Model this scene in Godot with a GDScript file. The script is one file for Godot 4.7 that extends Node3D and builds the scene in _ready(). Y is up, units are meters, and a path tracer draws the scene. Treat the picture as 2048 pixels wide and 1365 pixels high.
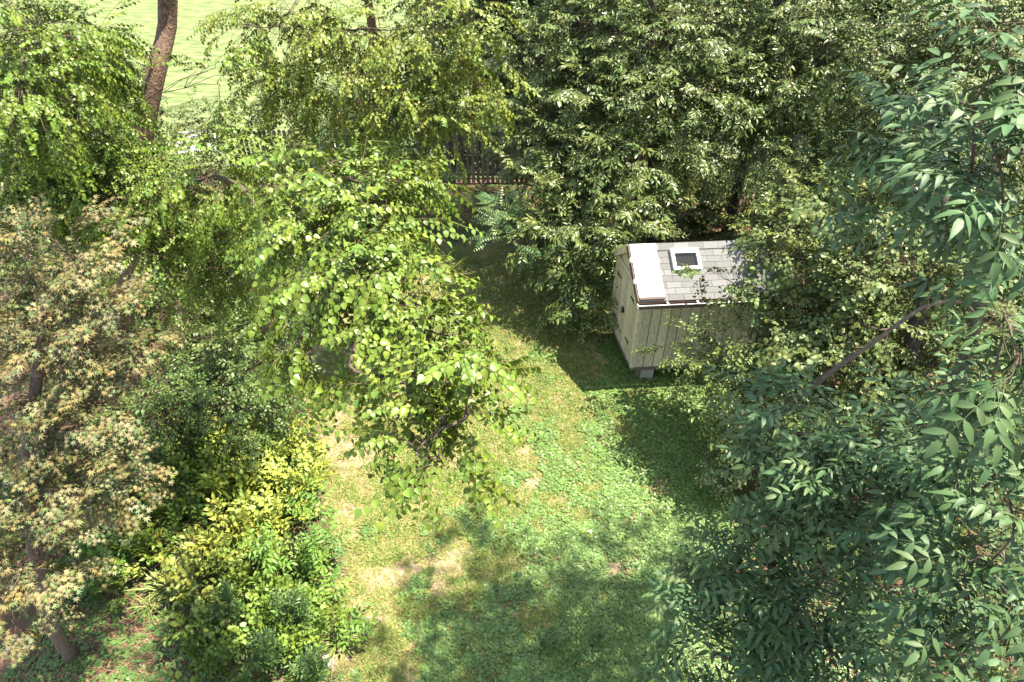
extends Node3D
# A back garden seen from above: shed, lawn, river birch, ash, maples, shrubs, fence.

var rng := RandomNumberGenerator.new()
var eye := Vector3(0, 10.3, 0)
var used := {}
var noise := FastNoiseLite.new()
var fine := FastNoiseLite.new()
var mats := {}
var kinds := {}

func rf(a: float, b: float) -> float:
	return rng.randf_range(a, b)

func rv() -> Vector3:
	return Vector3(rf(-1, 1), rf(-1, 1), rf(-1, 1))

func rball() -> Vector3:
	var v := rv()
	while v.length_squared() > 1.0:
		v = rv()
	return v

func numbered(called: String) -> String:
	if not used.has(called):
		used[called] = 0
		return called
	used[called] += 1
	return "%s_%03d" % [called, used[called]]

func tag(o: Node, label: String, category: String, group := "") -> void:
	o.set_meta("label", label)
	o.set_meta("category", category)
	if group != "":
		o.set_meta("group", group)

func thing(called: String, label: String, category: String, at: Vector3, group := "") -> Node3D:
	var o := Node3D.new()
	o.name = numbered(called)
	add_child(o)
	o.position = at
	tag(o, label, category, group)
	return o

func part(called: String, mesh: Mesh, m: Material, parent: Node) -> MeshInstance3D:
	var o := MeshInstance3D.new()
	o.name = called
	o.mesh = mesh
	o.material_override = m
	parent.add_child(o, true)
	return o

func structure(called: String, mesh: Mesh, m: Material) -> MeshInstance3D:
	var o := part(called, mesh, m, self)
	o.set_meta("kind", "structure")
	return o

# ---------------------------------------------------------------- shapes
func begin() -> SurfaceTool:
	var st := SurfaceTool.new()
	st.begin(Mesh.PRIMITIVE_TRIANGLES)
	return st

func done(st: SurfaceTool) -> ArrayMesh:
	st.generate_normals()
	return st.commit()

func tri(st: SurfaceTool, a: Vector3, b: Vector3, c: Vector3, col := Color.WHITE) -> void:
	st.set_color(col); st.add_vertex(a)
	st.set_color(col); st.add_vertex(b)
	st.set_color(col); st.add_vertex(c)

func quad(st: SurfaceTool, a: Vector3, b: Vector3, c: Vector3, d: Vector3, col := Color.WHITE) -> void:
	tri(st, a, b, c, col)
	tri(st, a, c, d, col)

# eight corners: 0-3 the bottom ring, 4-7 the top ring above it
func hexa(st: SurfaceTool, p: Array, col := Color.WHITE) -> void:
	st.set_smooth_group(-1)
	var mid := Vector3.ZERO
	for q in p:
		mid += q / 8.0
	for f in [[0, 1, 2, 3], [4, 5, 6, 7], [0, 1, 5, 4], [1, 2, 6, 5], [2, 3, 7, 6], [3, 0, 4, 7]]:
		var a: Vector3 = p[f[0]]
		var b: Vector3 = p[f[1]]
		var c: Vector3 = p[f[2]]
		var d: Vector3 = p[f[3]]
		var n := (b - a).cross(c - a)
		if n.dot((a + c) * 0.5 - mid) > 0:
			quad(st, d, c, b, a, col)
		else:
			quad(st, a, b, c, d, col)

func box(st: SurfaceTool, c: Vector3, s: Vector3, b := Basis.IDENTITY, col := Color.WHITE) -> void:
	var h := s * 0.5
	var p := []
	for y in [-1, 1]:
		for q in [[-1, -1], [1, -1], [1, 1], [-1, 1]]:
			p.append(c + b * Vector3(q[0] * h.x, y * h.y, q[1] * h.z))
	hexa(st, p, col)

func tube(st: SurfaceTool, pts: Array, rad: Array, sides := 5, col := Color.WHITE, rough := 0.0) -> void:
	st.set_smooth_group(1)
	var rings := []
	for i in pts.size():
		var t: Vector3 = (pts[mini(i + 1, pts.size() - 1)] - pts[maxi(i - 1, 0)])
		t = t.normalized() if t.length() > 1e-5 else Vector3.UP
		var sx := t.cross(Vector3(0.31, 0.2, 0.93)).normalized()
		var sy := sx.cross(t)
		var ring := []
		for k in sides:
			var a := TAU * k / sides
			var r: float = rad[i]
			var q: Vector3 = pts[i] + (sx * cos(a) + sy * sin(a)) * r
			if rough > 0.0:
				q += (sx * cos(a) + sy * sin(a)) * r * rough * noise.get_noise_3dv(q * 9.0)
			ring.append(q)
		rings.append(ring)
	for i in pts.size() - 1:
		for k in sides:
			var k2 := (k + 1) % sides
			quad(st, rings[i][k], rings[i][k2], rings[i + 1][k2], rings[i + 1][k], col)
	var n: int = pts.size() - 1
	for k in sides:
		tri(st, pts[n], rings[n][k], rings[n][(k + 1) % sides], col)
		tri(st, pts[0], rings[0][(k + 1) % sides], rings[0][k], col)

# a blade: outline as [t, half width], grown along y, upper side towards z
func blade(st: SurfaceTool, f: Transform3D, length: float, width: float, outline: Array, fold: float, curl: float, col: Color) -> void:
	st.set_smooth_group(1)
	var pm := Vector3.ZERO
	var pl := Vector3.ZERO
	var pr := Vector3.ZERO
	for i in outline.size():
		var t: float = outline[i][0]
		var w: float = outline[i][1] * width * length
		var z: float = -curl * t * t * length
		var y: float = t * length * (1.0 - 0.25 * curl * curl * t)
		var m := f * Vector3(0, y, z)
		var l := f * Vector3(-w, y, z + fold * w)
		var r := f * Vector3(w, y, z + fold * w)
		if i > 0:
			if outline[i - 1][1] > 0.001:
				tri(st, pm, pl, l, col)
				tri(st, pm, r, pr, col)
			if w > 0.0001:
				tri(st, pm, l, m, col)
				tri(st, pm, m, r, col)
			else:
				tri(st, pm, pl, m, col)
				tri(st, pm, m, pr, col)
		pm = m
		pl = l
		pr = r

# a palmate leaf: lobes round the end of the stalk
func palmate(st: SurfaceTool, f: Transform3D, size: float, lobes: int, notch: float, droop: float, col: Color) -> void:
	st.set_smooth_group(1)
	var pts := []
	var n := lobes * 2 + 1
	for i in n:
		var a := lerpf(-2.45, 2.45, float(i) / (n - 1))
		var lobe := i % 2 == 1
		var away := absf(a) / 2.45
		var r := size * (lerpf(1.0, 0.5, away) if lobe else lerpf(notch, notch * 0.55, away))
		if i == 0 or i == n - 1:
			r = size * 0.12
		pts.append(f * Vector3(sin(a) * r, size * 0.2 + cos(a) * r, -droop * r * r / size + (0.06 * size if not lobe else 0.0)))
	var c := f * Vector3(0, size * 0.2, 0)
	for i in n - 1:
		tri(st, c, pts[i], pts[i + 1], col)

func frame(at: Vector3, along: Vector3, up: Vector3, s := 1.0) -> Transform3D:
	var y := along.normalized()
	var x := y.cross(up)
	if x.length() < 0.05:
		x = y.cross(Vector3(0.7, 0.1, 0.6))
	x = x.normalized()
	return Transform3D(Basis(x * s, y * s, x.cross(y) * s), at)

# ---------------------------------------------------------------- leafy twigs
const OVATE := [[0.0, 0.0], [0.1, 0.3], [0.3, 0.41], [0.55, 0.29], [0.8, 0.1], [1.0, 0.0]]
const LANCE := [[0.0, 0.0], [0.2, 0.1], [0.5, 0.14], [0.8, 0.08], [1.0, 0.0]]
const LEAFLET := [[0.0, 0.0], [0.18, 0.13], [0.4, 0.175], [0.65, 0.115], [0.85, 0.045], [1.0, 0.0]]
const CHERRY := [[0.0, 0.0], [0.2, 0.17], [0.45, 0.23], [0.75, 0.15], [1.0, 0.0]]
const ROUND := [[0.0, 0.0], [0.06, 0.34], [0.3, 0.52], [0.6, 0.45], [0.85, 0.2], [1.0, 0.0]]
const GRASS := [[0.0, 0.03], [0.4, 0.035], [0.75, 0.022], [1.0, 0.0]]

func tone(v := 0.22) -> Color:
	var k := rf(1.0 - v, 1.0 + v)
	var y := rf(-0.12, 0.16)
	if rng.randf() < 0.025:
		return Color(2.0 * k, 1.15 * k, 0.9 * k)
	return Color(k * (1.0 + y), k, k * (1.0 - y))

# leaves set alternately along a stem of length LEN; stem colour is relative to the leaf tint
func alternate_twig(n: int, stem: float, size: float, outline: Array, width: float, spread: float, hang: float, bark: Color, fold := 0.25) -> ArrayMesh:
	var st := begin()
	var pts := []
	var bend := Vector2(rf(-0.2, 0.2), rf(-0.15, 0.15))
	for i in 5:
		var t := i / 4.0
		pts.append(Vector3(bend.x * t * t * stem, t * stem, bend.y * t * t * stem))
	tube(st, pts, [0.0035, 0.003, 0.0025, 0.002, 0.0012], 3, bark)
	for i in n:
		var t := (i + 0.6) / n
		var p: Vector3 = Vector3(bend.x * t * t * stem, t * stem, bend.y * t * t * stem)
		var side := 1.0 if i % 2 == 0 else -1.0
		if i == n - 1:
			side *= 0.2
		var dir := Vector3(side * spread + rf(-0.25, 0.25), 0.75 + rf(-0.2, 0.2), rf(-0.35, 0.25) - hang * rf(0.5, 1.2))
		var up := Vector3(rf(-0.5, 0.5), rf(-0.2, 0.5), 1)
		var s := size * rf(0.5, 1.2) * (1.0 - 0.25 * absf(t - 0.5))
		var start := p + dir.normalized() * s * 0.14
		blade(st, frame(start, dir, up), s, width * rf(0.85, 1.12), outline, rf(0.05, fold * 2.4), rf(-0.1, 0.6), tone())
	return done(st)

func compound_leaf(pairs: int, length: float, size: float, width: float, bark: Color) -> ArrayMesh:
	var st := begin()
	var arch := rf(0.15, 0.45)
	var pts := []
	for i in 6:
		var t := i / 5.0
		pts.append(Vector3(0, t * length, -arch * t * t * length))
	tube(st, pts, [0.003, 0.0028, 0.0025, 0.002, 0.0016, 0.001], 3, bark)
	for i in pairs:
		var t := lerpf(0.3, 0.88, float(i) / maxi(pairs - 1, 1))
		for side in [-1.0, 1.0]:
			var p := Vector3(0, t * length, -arch * t * t * length)
			var dir := Vector3(side, rf(0.35, 0.7), -arch * t * 1.2 - rf(0.0, 0.35))
			blade(st, frame(p, dir, Vector3(rf(-0.3, 0.3), 0.2, 1)), size * rf(0.8, 1.1), width, LEAFLET, rf(0.1, 0.4), rf(0.1, 0.45), tone(0.16))
	blade(st, frame(pts[5], Vector3(rf(-0.1, 0.1), 1, -arch * 1.6), Vector3(0, 0, 1)), size * 1.1, width, LEAFLET, 0.25, 0.3, tone(0.16))
	return done(st)

# several compound leaves at the end of a shoot
func compound_tuft(n: int, pairs: int, length: float, size: float, width: float, bark: Color) -> ArrayMesh:
	var st := begin()
	for i in n:
		var a := TAU * i / n + rf(-0.4, 0.4)
		var dir := Vector3(cos(a), rf(0.5, 1.1), sin(a) * 0.8)
		var f := frame(Vector3(0, i * 0.03, 0), dir, Vector3(0, 0, 1) + Vector3(0, 0.8, 0))
		var m := compound_leaf(pairs, length * rf(0.8, 1.15), size, width, bark)
		st.append_from(m, 0, f)
	return st.commit()

func palmate_twig(n: int, stem: float, size: float, lobes: int, notch: float, bark: Color) -> ArrayMesh:
	var st := begin()
	tube(st, [Vector3.ZERO, Vector3(0, stem * 0.5, 0.01), Vector3(0, stem, 0)], [0.003, 0.002, 0.001], 3, bark)
	for i in n:
		var t := (i + 0.7) / n
		var side := 1.0 if i % 2 == 0 else -1.0
		var dir := Vector3(side * rf(0.3, 1.0), rf(0.4, 1.0), rf(-0.35, 0.2))
		var p := Vector3(0, t * stem, 0) + dir.normalized() * size * 0.45
		palmate(st, frame(p, dir, Vector3(rf(-0.35, 0.35), rf(-0.3, 0.3), 1)), size * rf(0.75, 1.15), lobes, notch, rf(0.1, 0.5), tone(0.25) * (Color(0.55, 0.85, 0.6) if rng.randf() < 0.28 else Color.WHITE))
	return done(st)

func fern_spray(n: int, length: float, size: float, bark: Color) -> ArrayMesh:
	var st := begin()
	tube(st, [Vector3.ZERO, Vector3(0, length * 0.5, 0.02), Vector3(0, length, -0.06)], [0.003, 0.002, 0.001], 3, bark)
	for i in n:
		var t := (i + 1.0) / n
		for side in [-1.0, 1.0]:
			var dir := Vector3(side, 0.45, rf(-0.3, 0.0))
			blade(st, frame(Vector3(0, t * length, -0.06 * t * t), dir, Vector3(0, 0, 1)), size * rf(0.8, 1.1) * sin(0.5 + 2.3 * t), 0.9, CHERRY, 0.1, 0.2, tone(0.15))
	return done(st)

func make_kinds() -> void:
	var brown := Color(1.2, 0.75, 1.2)
	var pale := Color(2.2, 1.3, 3.0)
	kinds.birch = []
	kinds.birch_far = []
	kinds.ash = []
	kinds.chestnut = []
	kinds.cherry = []
	kinds.redbud = []
	kinds.japanese_maple = []
	kinds.euonymus = []
	kinds.sumac = []
	kinds.plain = []
	kinds.maple = []
	kinds.weed = []
	for i in 6:
		kinds.birch.append(alternate_twig(11, 0.34, 0.07, OVATE, 0.95, 0.75, 0.5, brown))
		kinds.birch_far.append(alternate_twig(10, 0.36, 0.078, OVATE, 0.95, 0.7, 0.3, brown))
		kinds.ash.append(compound_leaf(3, 0.26, 0.12, 0.85, Color(1.6, 1.1, 1.0)))
		kinds.chestnut.append(alternate_twig(9, 0.3, 0.16, LANCE, 1.1, 0.85, 0.2, brown))
		kinds.cherry.append(alternate_twig(9, 0.36, 0.095, CHERRY, 1.0, 1.0, 0.2, brown))
		kinds.redbud.append(alternate_twig(6, 0.3, 0.085, ROUND, 0.92, 0.9, 0.35, brown, 0.12))
		kinds.japanese_maple.append(palmate_twig(7, 0.22, 0.062, 7, 0.4, Color(0.8, 0.5, 0.6)))
		kinds.euonymus.append(alternate_twig(8, 0.22, 0.07, CHERRY, 1.25, 0.9, -0.15, Color(0.5, 0.45, 0.6)))
		kinds.sumac.append(fern_spray(8, 0.42, 0.1, Color(0.9, 0.9, 0.9)))
		kinds.plain.append(alternate_twig(9, 0.34, 0.1, CHERRY, 1.2, 0.85, 0.3, brown))
		kinds.maple.append(palmate_twig(2, 0.12, 0.085, 5, 0.58, Color(1.2, 0.8, 0.8)))
		kinds.weed.append(alternate_twig(12, 0.24, 0.085, LANCE, 1.0, 0.9, 0.1, Color(1, 1, 0.8)))

# ---------------------------------------------------------------- materials
func leaf_mat(key: String, c: Color, shine := 0.45, thru := 0.5) -> StandardMaterial3D:
	if mats.has(key):
		return mats[key]
	var m := StandardMaterial3D.new()
	m.resource_name = key
	m.vertex_color_use_as_albedo = true
	m.albedo_color = c.linear_to_srgb()
	m.roughness = shine
	m.metallic_specular = 0.46
	m.backlight = Color(0.95 * thru * 2, 1.0 * thru * 2, 0.35 * thru * 2)
	m.cull_mode = BaseMaterial3D.CULL_DISABLED
	mats[key] = m
	return m

func ramp_noise(size: int, freq: float, ramp: Array, seedn: int, oct := 4) -> NoiseTexture2D:
	var t := NoiseTexture2D.new()
	t.width = size
	t.height = size
	t.seamless = true
	var n := FastNoiseLite.new()
	n.seed = seedn
	n.frequency = freq
	n.fractal_octaves = oct
	t.noise = n
	var g := Gradient.new()
	g.offsets = PackedFloat32Array()
	g.colors = PackedColorArray()
	var offs := PackedFloat32Array()
	var cols := PackedColorArray()
	for k in ramp:
		offs.append(k[0])
		cols.append((k[1] as Color).linear_to_srgb())
	g.offsets = offs
	g.colors = cols
	t.color_ramp = g
	return t

func noise_normal(size: int, freq: float, bump: float, seedn: int) -> NoiseTexture2D:
	var t := NoiseTexture2D.new()
	t.width = size
	t.height = size
	t.seamless = true
	t.as_normal_map = true
	t.bump_strength = bump
	var n := FastNoiseLite.new()
	n.seed = seedn
	n.frequency = freq
	t.noise = n
	return t

func surf(key: String, tex: Texture2D, scale: Vector3, rough := 0.85, normal: Texture2D = null, tint := Color.WHITE) -> StandardMaterial3D:
	if mats.has(key):
		return mats[key]
	var m := StandardMaterial3D.new()
	m.resource_name = key
	m.albedo_color = tint
	m.albedo_texture = tex
	m.roughness = rough
	m.uv1_triplanar = true
	m.uv1_world_triplanar = true
	m.uv1_scale = scale
	if normal:
		m.normal_enabled = true
		m.normal_texture = normal
	mats[key] = m
	return m

func flat(key: String, c: Color, rough := 0.7, metal := 0.0) -> StandardMaterial3D:
	if mats.has(key):
		return mats[key]
	var m := StandardMaterial3D.new()
	m.resource_name = key
	m.albedo_color = c.linear_to_srgb()
	m.roughness = rough
	m.metallic = metal
	mats[key] = m
	return m

# ---------------------------------------------------------------- trees and shrubs
# how shoots grow: shoot length, droop, outward pull, up pull, sprays on a shoot, hang of a spray, spray spread
const GROW := {
	"birch": [0.7, 0.5, 0.6, 0.0, 7, 0.65, 0.85],
	"birch_far": [0.7, 0.4, 0.7, -0.1, 7, 0.45, 0.9],
	"ash": [0.5, 0.1, 0.9, 0.25, 6, 0.25, 1.1],
	"chestnut": [0.7, 0.2, 0.9, 0.1, 6, 0.3, 0.9],
	"cherry": [0.8, 0.25, 0.9, 0.1, 6, 0.3, 0.9],
	"redbud": [0.7, 0.15, 0.9, 0.1, 6, 0.2, 0.9],
	"japanese_maple": [0.5, 0.12, 0.9, 0.05, 6, 0.12, 1.0],
	"euonymus": [0.35, 0.0, 0.7, 0.6, 5, -0.25, 0.9],
	"sumac": [0.4, 0.15, 0.9, 0.3, 5, 0.15, 1.0],
	"plain": [0.8, 0.25, 0.9, 0.1, 7, 0.35, 0.9],
	"maple": [0.4, 0.05, 0.8, 0.3, 6, 0.05, 1.0],
	"weed": [0.3, 0.0, 0.4, 1.0, 5, -0.4, 0.8],
}

# trunk: [[x, y, z, r] ...] in world metres; clumps: [x, y, z, rx, ry, rz, shoots]
func grow(called: String, label: String, category: String, group: String, kind: String, tint: Color, bark: Material, trunk: Array, clumps: Array, singles: int, size := 1.0, spread := 0.18) -> void:
	var base := Vector3(trunk[0][0], trunk[0][1], trunk[0][2])
	var root := thing(called, label, category, base, group)
	var path := []
	var rad := []
	for q in trunk:
		path.append(Vector3(q[0], q[1], q[2]) - base)
		rad.append(q[3])
	var smooth := []
	var srad := []
	for i in path.size() - 1:
		for k in 4:
			var t := k / 4.0
			var a: Vector3 = path[maxi(i - 1, 0)]
			var d: Vector3 = path[mini(i + 2, path.size() - 1)]
			smooth.append((path[i] as Vector3).cubic_interpolate(path[i + 1], a, d, t))
			srad.append(lerpf(rad[i], rad[i + 1], t))
	smooth.append(path[-1])
	srad.append(rad[-1])
	srad[0] *= 1.25
	var st := begin()
	tube(st, smooth, srad, 10 if rad[0] > 0.05 else 5, Color.WHITE, 0.5)
	part("trunk" if rad[0] > 0.035 else "stem", done(st), bark, root)
	var limb_bark: Material = mats["twig_bark"] if rad[0] > 0.035 else bark
	var g: Array = GROW[kind]
	var xf := []
	var cols := []
	# limbs fork from the trunk or from the limbs before them, the nearest clumps first
	var todo := range(clumps.size())
	var far := PackedFloat32Array()
	for cl in clumps:
		var c := Vector3(cl[0], cl[1], cl[2]) - base
		var bd := 1e9
		for p in smooth:
			bd = minf(bd, c.distance_to(p))
		far.append(bd)
	todo.sort_custom(func(a, b): return far[a] < far[b])
	var knots := []
	for i in smooth.size():
		if i > 0:
			knots.append([smooth[i], -1, ((smooth[i] as Vector3) - (smooth[i - 1] as Vector3)).normalized()])
	var paths := []
	var parents := []
	var weight := PackedFloat32Array()
	for w in todo:
		var cl: Array = clumps[w]
		var c := Vector3(cl[0], cl[1], cl[2]) - base
		var best := 0
		var bd := 1e9
		for i in knots.size():
			var p: Vector3 = knots[i][0]
			var dd := p.distance_to(c) * (1.0 if knots[i][1] >= 0 else 0.9) + 0.5 * maxf(0.0, p.y - c.y)
			if dd < bd:
				bd = dd
				best = i
		var s: Vector3 = knots[best][0]
		var span := c.distance_to(s)
		var lift := Vector3(0, span * 0.07, 0)
		var lead: Vector3 = ((c - s).normalized() * 0.55 + (knots[best][2] as Vector3) * 0.6).normalized()
		var lp := []
		for i in 9:
			var t := i / 8.0
			lp.append(s.bezier_interpolate(s + lead * span * 0.38, s.lerp(c, 0.68) + lift, c, t) + rball() * 0.015 * span * sin(t * PI))
		paths.append(lp)
		parents.append(knots[best][1])
		weight.append(1.0)
		for i in [4, 6, 8]:
			knots.append([lp[i], paths.size() - 1, ((lp[i] as Vector3) - (lp[i - 1] as Vector3)).normalized()])
	for i in range(paths.size() - 1, -1, -1):
		if parents[i] >= 0:
			weight[parents[i]] += weight[i]
	for w in paths.size():
		var cl: Array = clumps[todo[w]]
		var c := Vector3(cl[0], cl[1], cl[2]) - base
		var r := Vector3(cl[3], cl[4], cl[5])
		var lp: Array = paths[w]
		var l0: float = minf(0.004 + 0.0034 * sqrt(weight[w]), minf(rad[0] * 0.75, 0.028))
		var l1: float = minf(0.004 + 0.0034 * sqrt(maxf(weight[w] - 1.0, 0.0)), l0 * 0.9)
		var lrad := []
		for i in 9:
			lrad.append(lerpf(l0, l1, i / 8.0))
		st = begin()
		tube(st, lp, lrad, 5, Color.WHITE, 0.3)
		for b in int(cl[6]):
			var off := rball()
			var p0 := c + off * r * 0.85
			var from: Vector3 = lp[4 + rng.randi() % 5]
			var dir: Vector3 = (off + rball() * 0.55) * g[2] + Vector3(0, g[3], 0)
			dir = dir.normalized()
			var ln: float = g[0] * rf(0.6, 1.2) * minf(1.0, 0.3 + maxf(r.x, r.z)) * minf(size, 1.0)
			var n: int = g[4]
			var pts := [from, from.lerp(p0, 0.5) + Vector3(0, 0.05, 0), p0]
			var rr := [0.005, 0.0042, 0.0036]
			var q := p0
			var dv: Vector3 = dir
			for i in n:
				dv = (dv + Vector3(0, -g[1] * 1.6 / n, 0) + rball() * 0.16).normalized()
				q = q + dv * ln / n
				pts.append(q)
				rr.append(lerpf(0.0032, 0.0013, float(i) / n))
				var side: Vector3 = dv.cross(Vector3.UP + rball() * 0.4).normalized() * (1.0 if i % 2 == 0 else -1.0)
				var along: Vector3 = (dv + side * g[6] * rf(0.4, 1.2) + Vector3(0, -g[5], 0) + rball() * 0.25) if i < n - 1 else (dv + Vector3(0, -g[5] * 0.6, 0))
				xf.append(frame(q, along, Vector3.UP + rball() * 0.55, size * rf(0.75, 1.2)))
				var k := rf(1.0 - spread, 1.0 + spread)
				var y := rf(-0.1, 0.16)
				cols.append(Color(tint.r * k * (1 + y), tint.g * k, tint.b * k * (1 - y)))
			tube(st, pts, rr, 3)
		part("limb", done(st), limb_bark, root)
	# the twigs that show largest are single parts, the others one mass
	var order := range(xf.size())
	var dist := PackedFloat32Array()
	for t in xf:
		dist.append((t.origin + base - eye).length())
	order.sort_custom(func(a, b): return dist[a] < dist[b])
	var vs: Array = kinds[kind]
	var lm := []
	for i in 5:
		var k: float = [0.82, 0.92, 1.0, 1.08, 1.18][i]
		var y: float = [-0.06, 0.08, 0.02, 0.12, -0.02][i]
		lm.append(leaf_mat(root.name + str(i), Color(tint.r * k * (1 + y), tint.g * k, tint.b * k * (1 - y)), SHINE.get(kind, 0.45), THRU.get(kind, 0.45)))
	var one := "leaf" if kind == "ash" or kind == "sumac" else "leafy_twig"
	for i in mini(singles, order.size()):
		var o := part(one, vs[i % vs.size()], lm[(i * 7 + i / 3) % 5], root)
		o.transform = xf[order[i]]
	var mass := leaf_mat("mass_" + kind, Color.WHITE, SHINE.get(kind, 0.45), THRU.get(kind, 0.45))
	for v in vs.size():
		var pick := []
		for i in range(singles, order.size()):
			if i % vs.size() == v:
				pick.append(order[i])
		if pick.is_empty():
			continue
		var mm := MultiMesh.new()
		mm.transform_format = MultiMesh.TRANSFORM_3D
		mm.use_colors = true
		mm.mesh = vs[v]
		mm.instance_count = pick.size()
		for i in pick.size():
			mm.set_instance_transform(i, xf[pick[i]])
			mm.set_instance_color(i, cols[pick[i]])
		var mi := MultiMeshInstance3D.new()
		mi.name = "crown"
		mi.multimesh = mm
		mi.material_override = mass
		mi.set_meta("kind", "stuff")
		root.add_child(mi, true)

const SHINE := {"ash": 0.55, "chestnut": 0.36, "redbud": 0.5, "japanese_maple": 0.6, "birch": 0.4, "euonymus": 0.45}
const THRU := {"ash": 0.28, "chestnut": 0.3, "birch": 0.68, "birch_far": 0.66, "japanese_maple": 0.4, "euonymus": 0.45}

# ---------------------------------------------------------------- ground
const EDGE := [[-24.0, -8.0], [-20.0, -7.0], [-14.0, -6.0], [-10.6, -4.75], [-8.9, -3.85], [-7.7, -3.5], [-6.6, -2.95], [-5.3, -3.0], [-4.4, -2.5], [-2.0, -2.3], [4.0, -2.0]]

func lawn_edge(z: float) -> float:
	for i in EDGE.size() - 1:
		if z <= EDGE[i + 1][0]:
			return lerpf(EDGE[i][1], EDGE[i + 1][1], clampf((z - EDGE[i][0]) / (EDGE[i + 1][0] - EDGE[i][0]), 0, 1))
	return -2.0

func gh(x: float, z: float) -> float:
	return 0.05 * noise.get_noise_2d(x * 6.0, z * 6.0) + 0.012 * noise.get_noise_2d(x * 40.0, z * 40.0)

# worn places: x, z, radius along x, radius along z, strength
const BARE := [[-3.63, -9.13, 0.35, 0.70, 1.00], [-2.97, -8.75, 0.45, 0.40, 1.00], [-4.01, -9.96, 0.30, 0.50, 0.90], [-3.02, -7.46, 0.50, 0.40, 0.80], [-1.38, -6.35, 0.60, 0.50, 0.60], [-2.21, -6.26, 0.50, 0.50, 0.60], [2.05, -6.16, 0.60, 0.40, 0.75], [2.51, -5.98, 0.50, 0.40, 0.70], [0.33, -7.90, 0.25, 0.20, 0.80], [2.47, -7.90, 0.30, 0.25, 0.80], [-0.14, -9.40, 0.30, 0.20, 0.70], [-0.51, -12.05, 0.30, 0.30, 0.70], [2.14, -11.88, 0.30, 0.90, 0.60], [2.78, -10.72, 0.50, 0.50, 0.70], [-2.41, -10.56, 0.40, 0.30, 0.50], [-4.65, -11.88, 0.50, 0.50, 0.60], [-2.52, -5.22, 0.30, 0.50, 0.90], [-2.50, -4.68, 0.25, 0.30, 0.90], [-0.03, -5.72, 0.35, 0.20, 0.60], [-0.75, -5.46, 0.30, 0.20, 0.50], [1.53, -6.83, 0.30, 0.25, 0.60]]

# (how bare, how much bed, how weedy) at a place
func cover(x: float, z: float) -> Vector3:
	var wob := 0.35 * noise.get_noise_2d(x * 22.0, z * 22.0) + 0.12 * fine.get_noise_2d(x * 90.0, z * 90.0)
	var e := x - lawn_edge(z) + wob
	var bed := clampf(0.5 - e / 0.16, 0, 1)
	var b := 0.0
	for q in BARE:
		var dx: float = (x - q[0]) / q[2]
		var dz: float = (z - q[1]) / q[3]
		b = maxf(b, q[4] * clampf(1.5 - sqrt(dx * dx + dz * dz), 0, 1))
	b = maxf(b, clampf(0.9 - e / 0.4, 0, 1))
	var n := noise.get_noise_2d(x * 30.0 + 50, z * 30.0)
	var n2 := fine.get_noise_2d(x * 60.0, z * 60.0)
	b = clampf(b * 0.8 + 0.8 * n + 0.9 * n2 + 0.02 - 0.04 * x, 0, 1)
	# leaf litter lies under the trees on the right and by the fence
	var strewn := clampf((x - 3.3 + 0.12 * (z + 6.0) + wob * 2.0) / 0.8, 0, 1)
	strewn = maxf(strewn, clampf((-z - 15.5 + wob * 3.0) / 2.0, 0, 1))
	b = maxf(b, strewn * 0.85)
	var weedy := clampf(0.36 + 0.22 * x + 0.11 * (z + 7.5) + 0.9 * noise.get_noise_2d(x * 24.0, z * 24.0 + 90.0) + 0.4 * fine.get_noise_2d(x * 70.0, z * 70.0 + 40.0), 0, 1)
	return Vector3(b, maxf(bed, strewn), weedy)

func ground_texture() -> ImageTexture:
	var n := 1024
	var data := PackedByteArray()
	data.resize(n * n * 3)
	var soil := Color(0.31, 0.24, 0.165)
	var straw := Color(0.47, 0.40, 0.22)
	var turf := Color(0.2, 0.215, 0.075)
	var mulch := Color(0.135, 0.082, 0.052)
	var k := 0
	for j in n:
		var z := -24.0 + 24.0 * (j + 0.5) / n
		for i in n:
			var x := -13.0 + 24.0 * (i + 0.5) / n
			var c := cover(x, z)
			var f := fine.get_noise_2d(x * 260.0, z * 260.0)
			var f2 := fine.get_noise_2d(x * 120.0 + 300.0, z * 120.0)
			var bare := clampf(c.x + 0.5 * f, 0, 1)
			var a := turf.lerp(straw, clampf(0.55 + f2 + f * 0.4 - c.z * 0.6, 0, 1)).lerp(soil, bare)
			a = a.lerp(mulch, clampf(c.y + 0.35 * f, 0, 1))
			var v := 1.0 + 0.4 * f + 0.2 * f2
			var s := Color(a.r * v, a.g * v, a.b * v).linear_to_srgb()
			data[k] = clampi(int(s.r * 255), 0, 255)
			data[k + 1] = clampi(int(s.g * 255), 0, 255)
			data[k + 2] = clampi(int(s.b * 255), 0, 255)
			k += 3
	return ImageTexture.create_from_image(Image.create_from_data(n, n, false, Image.FORMAT_RGB8, data))

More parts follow.
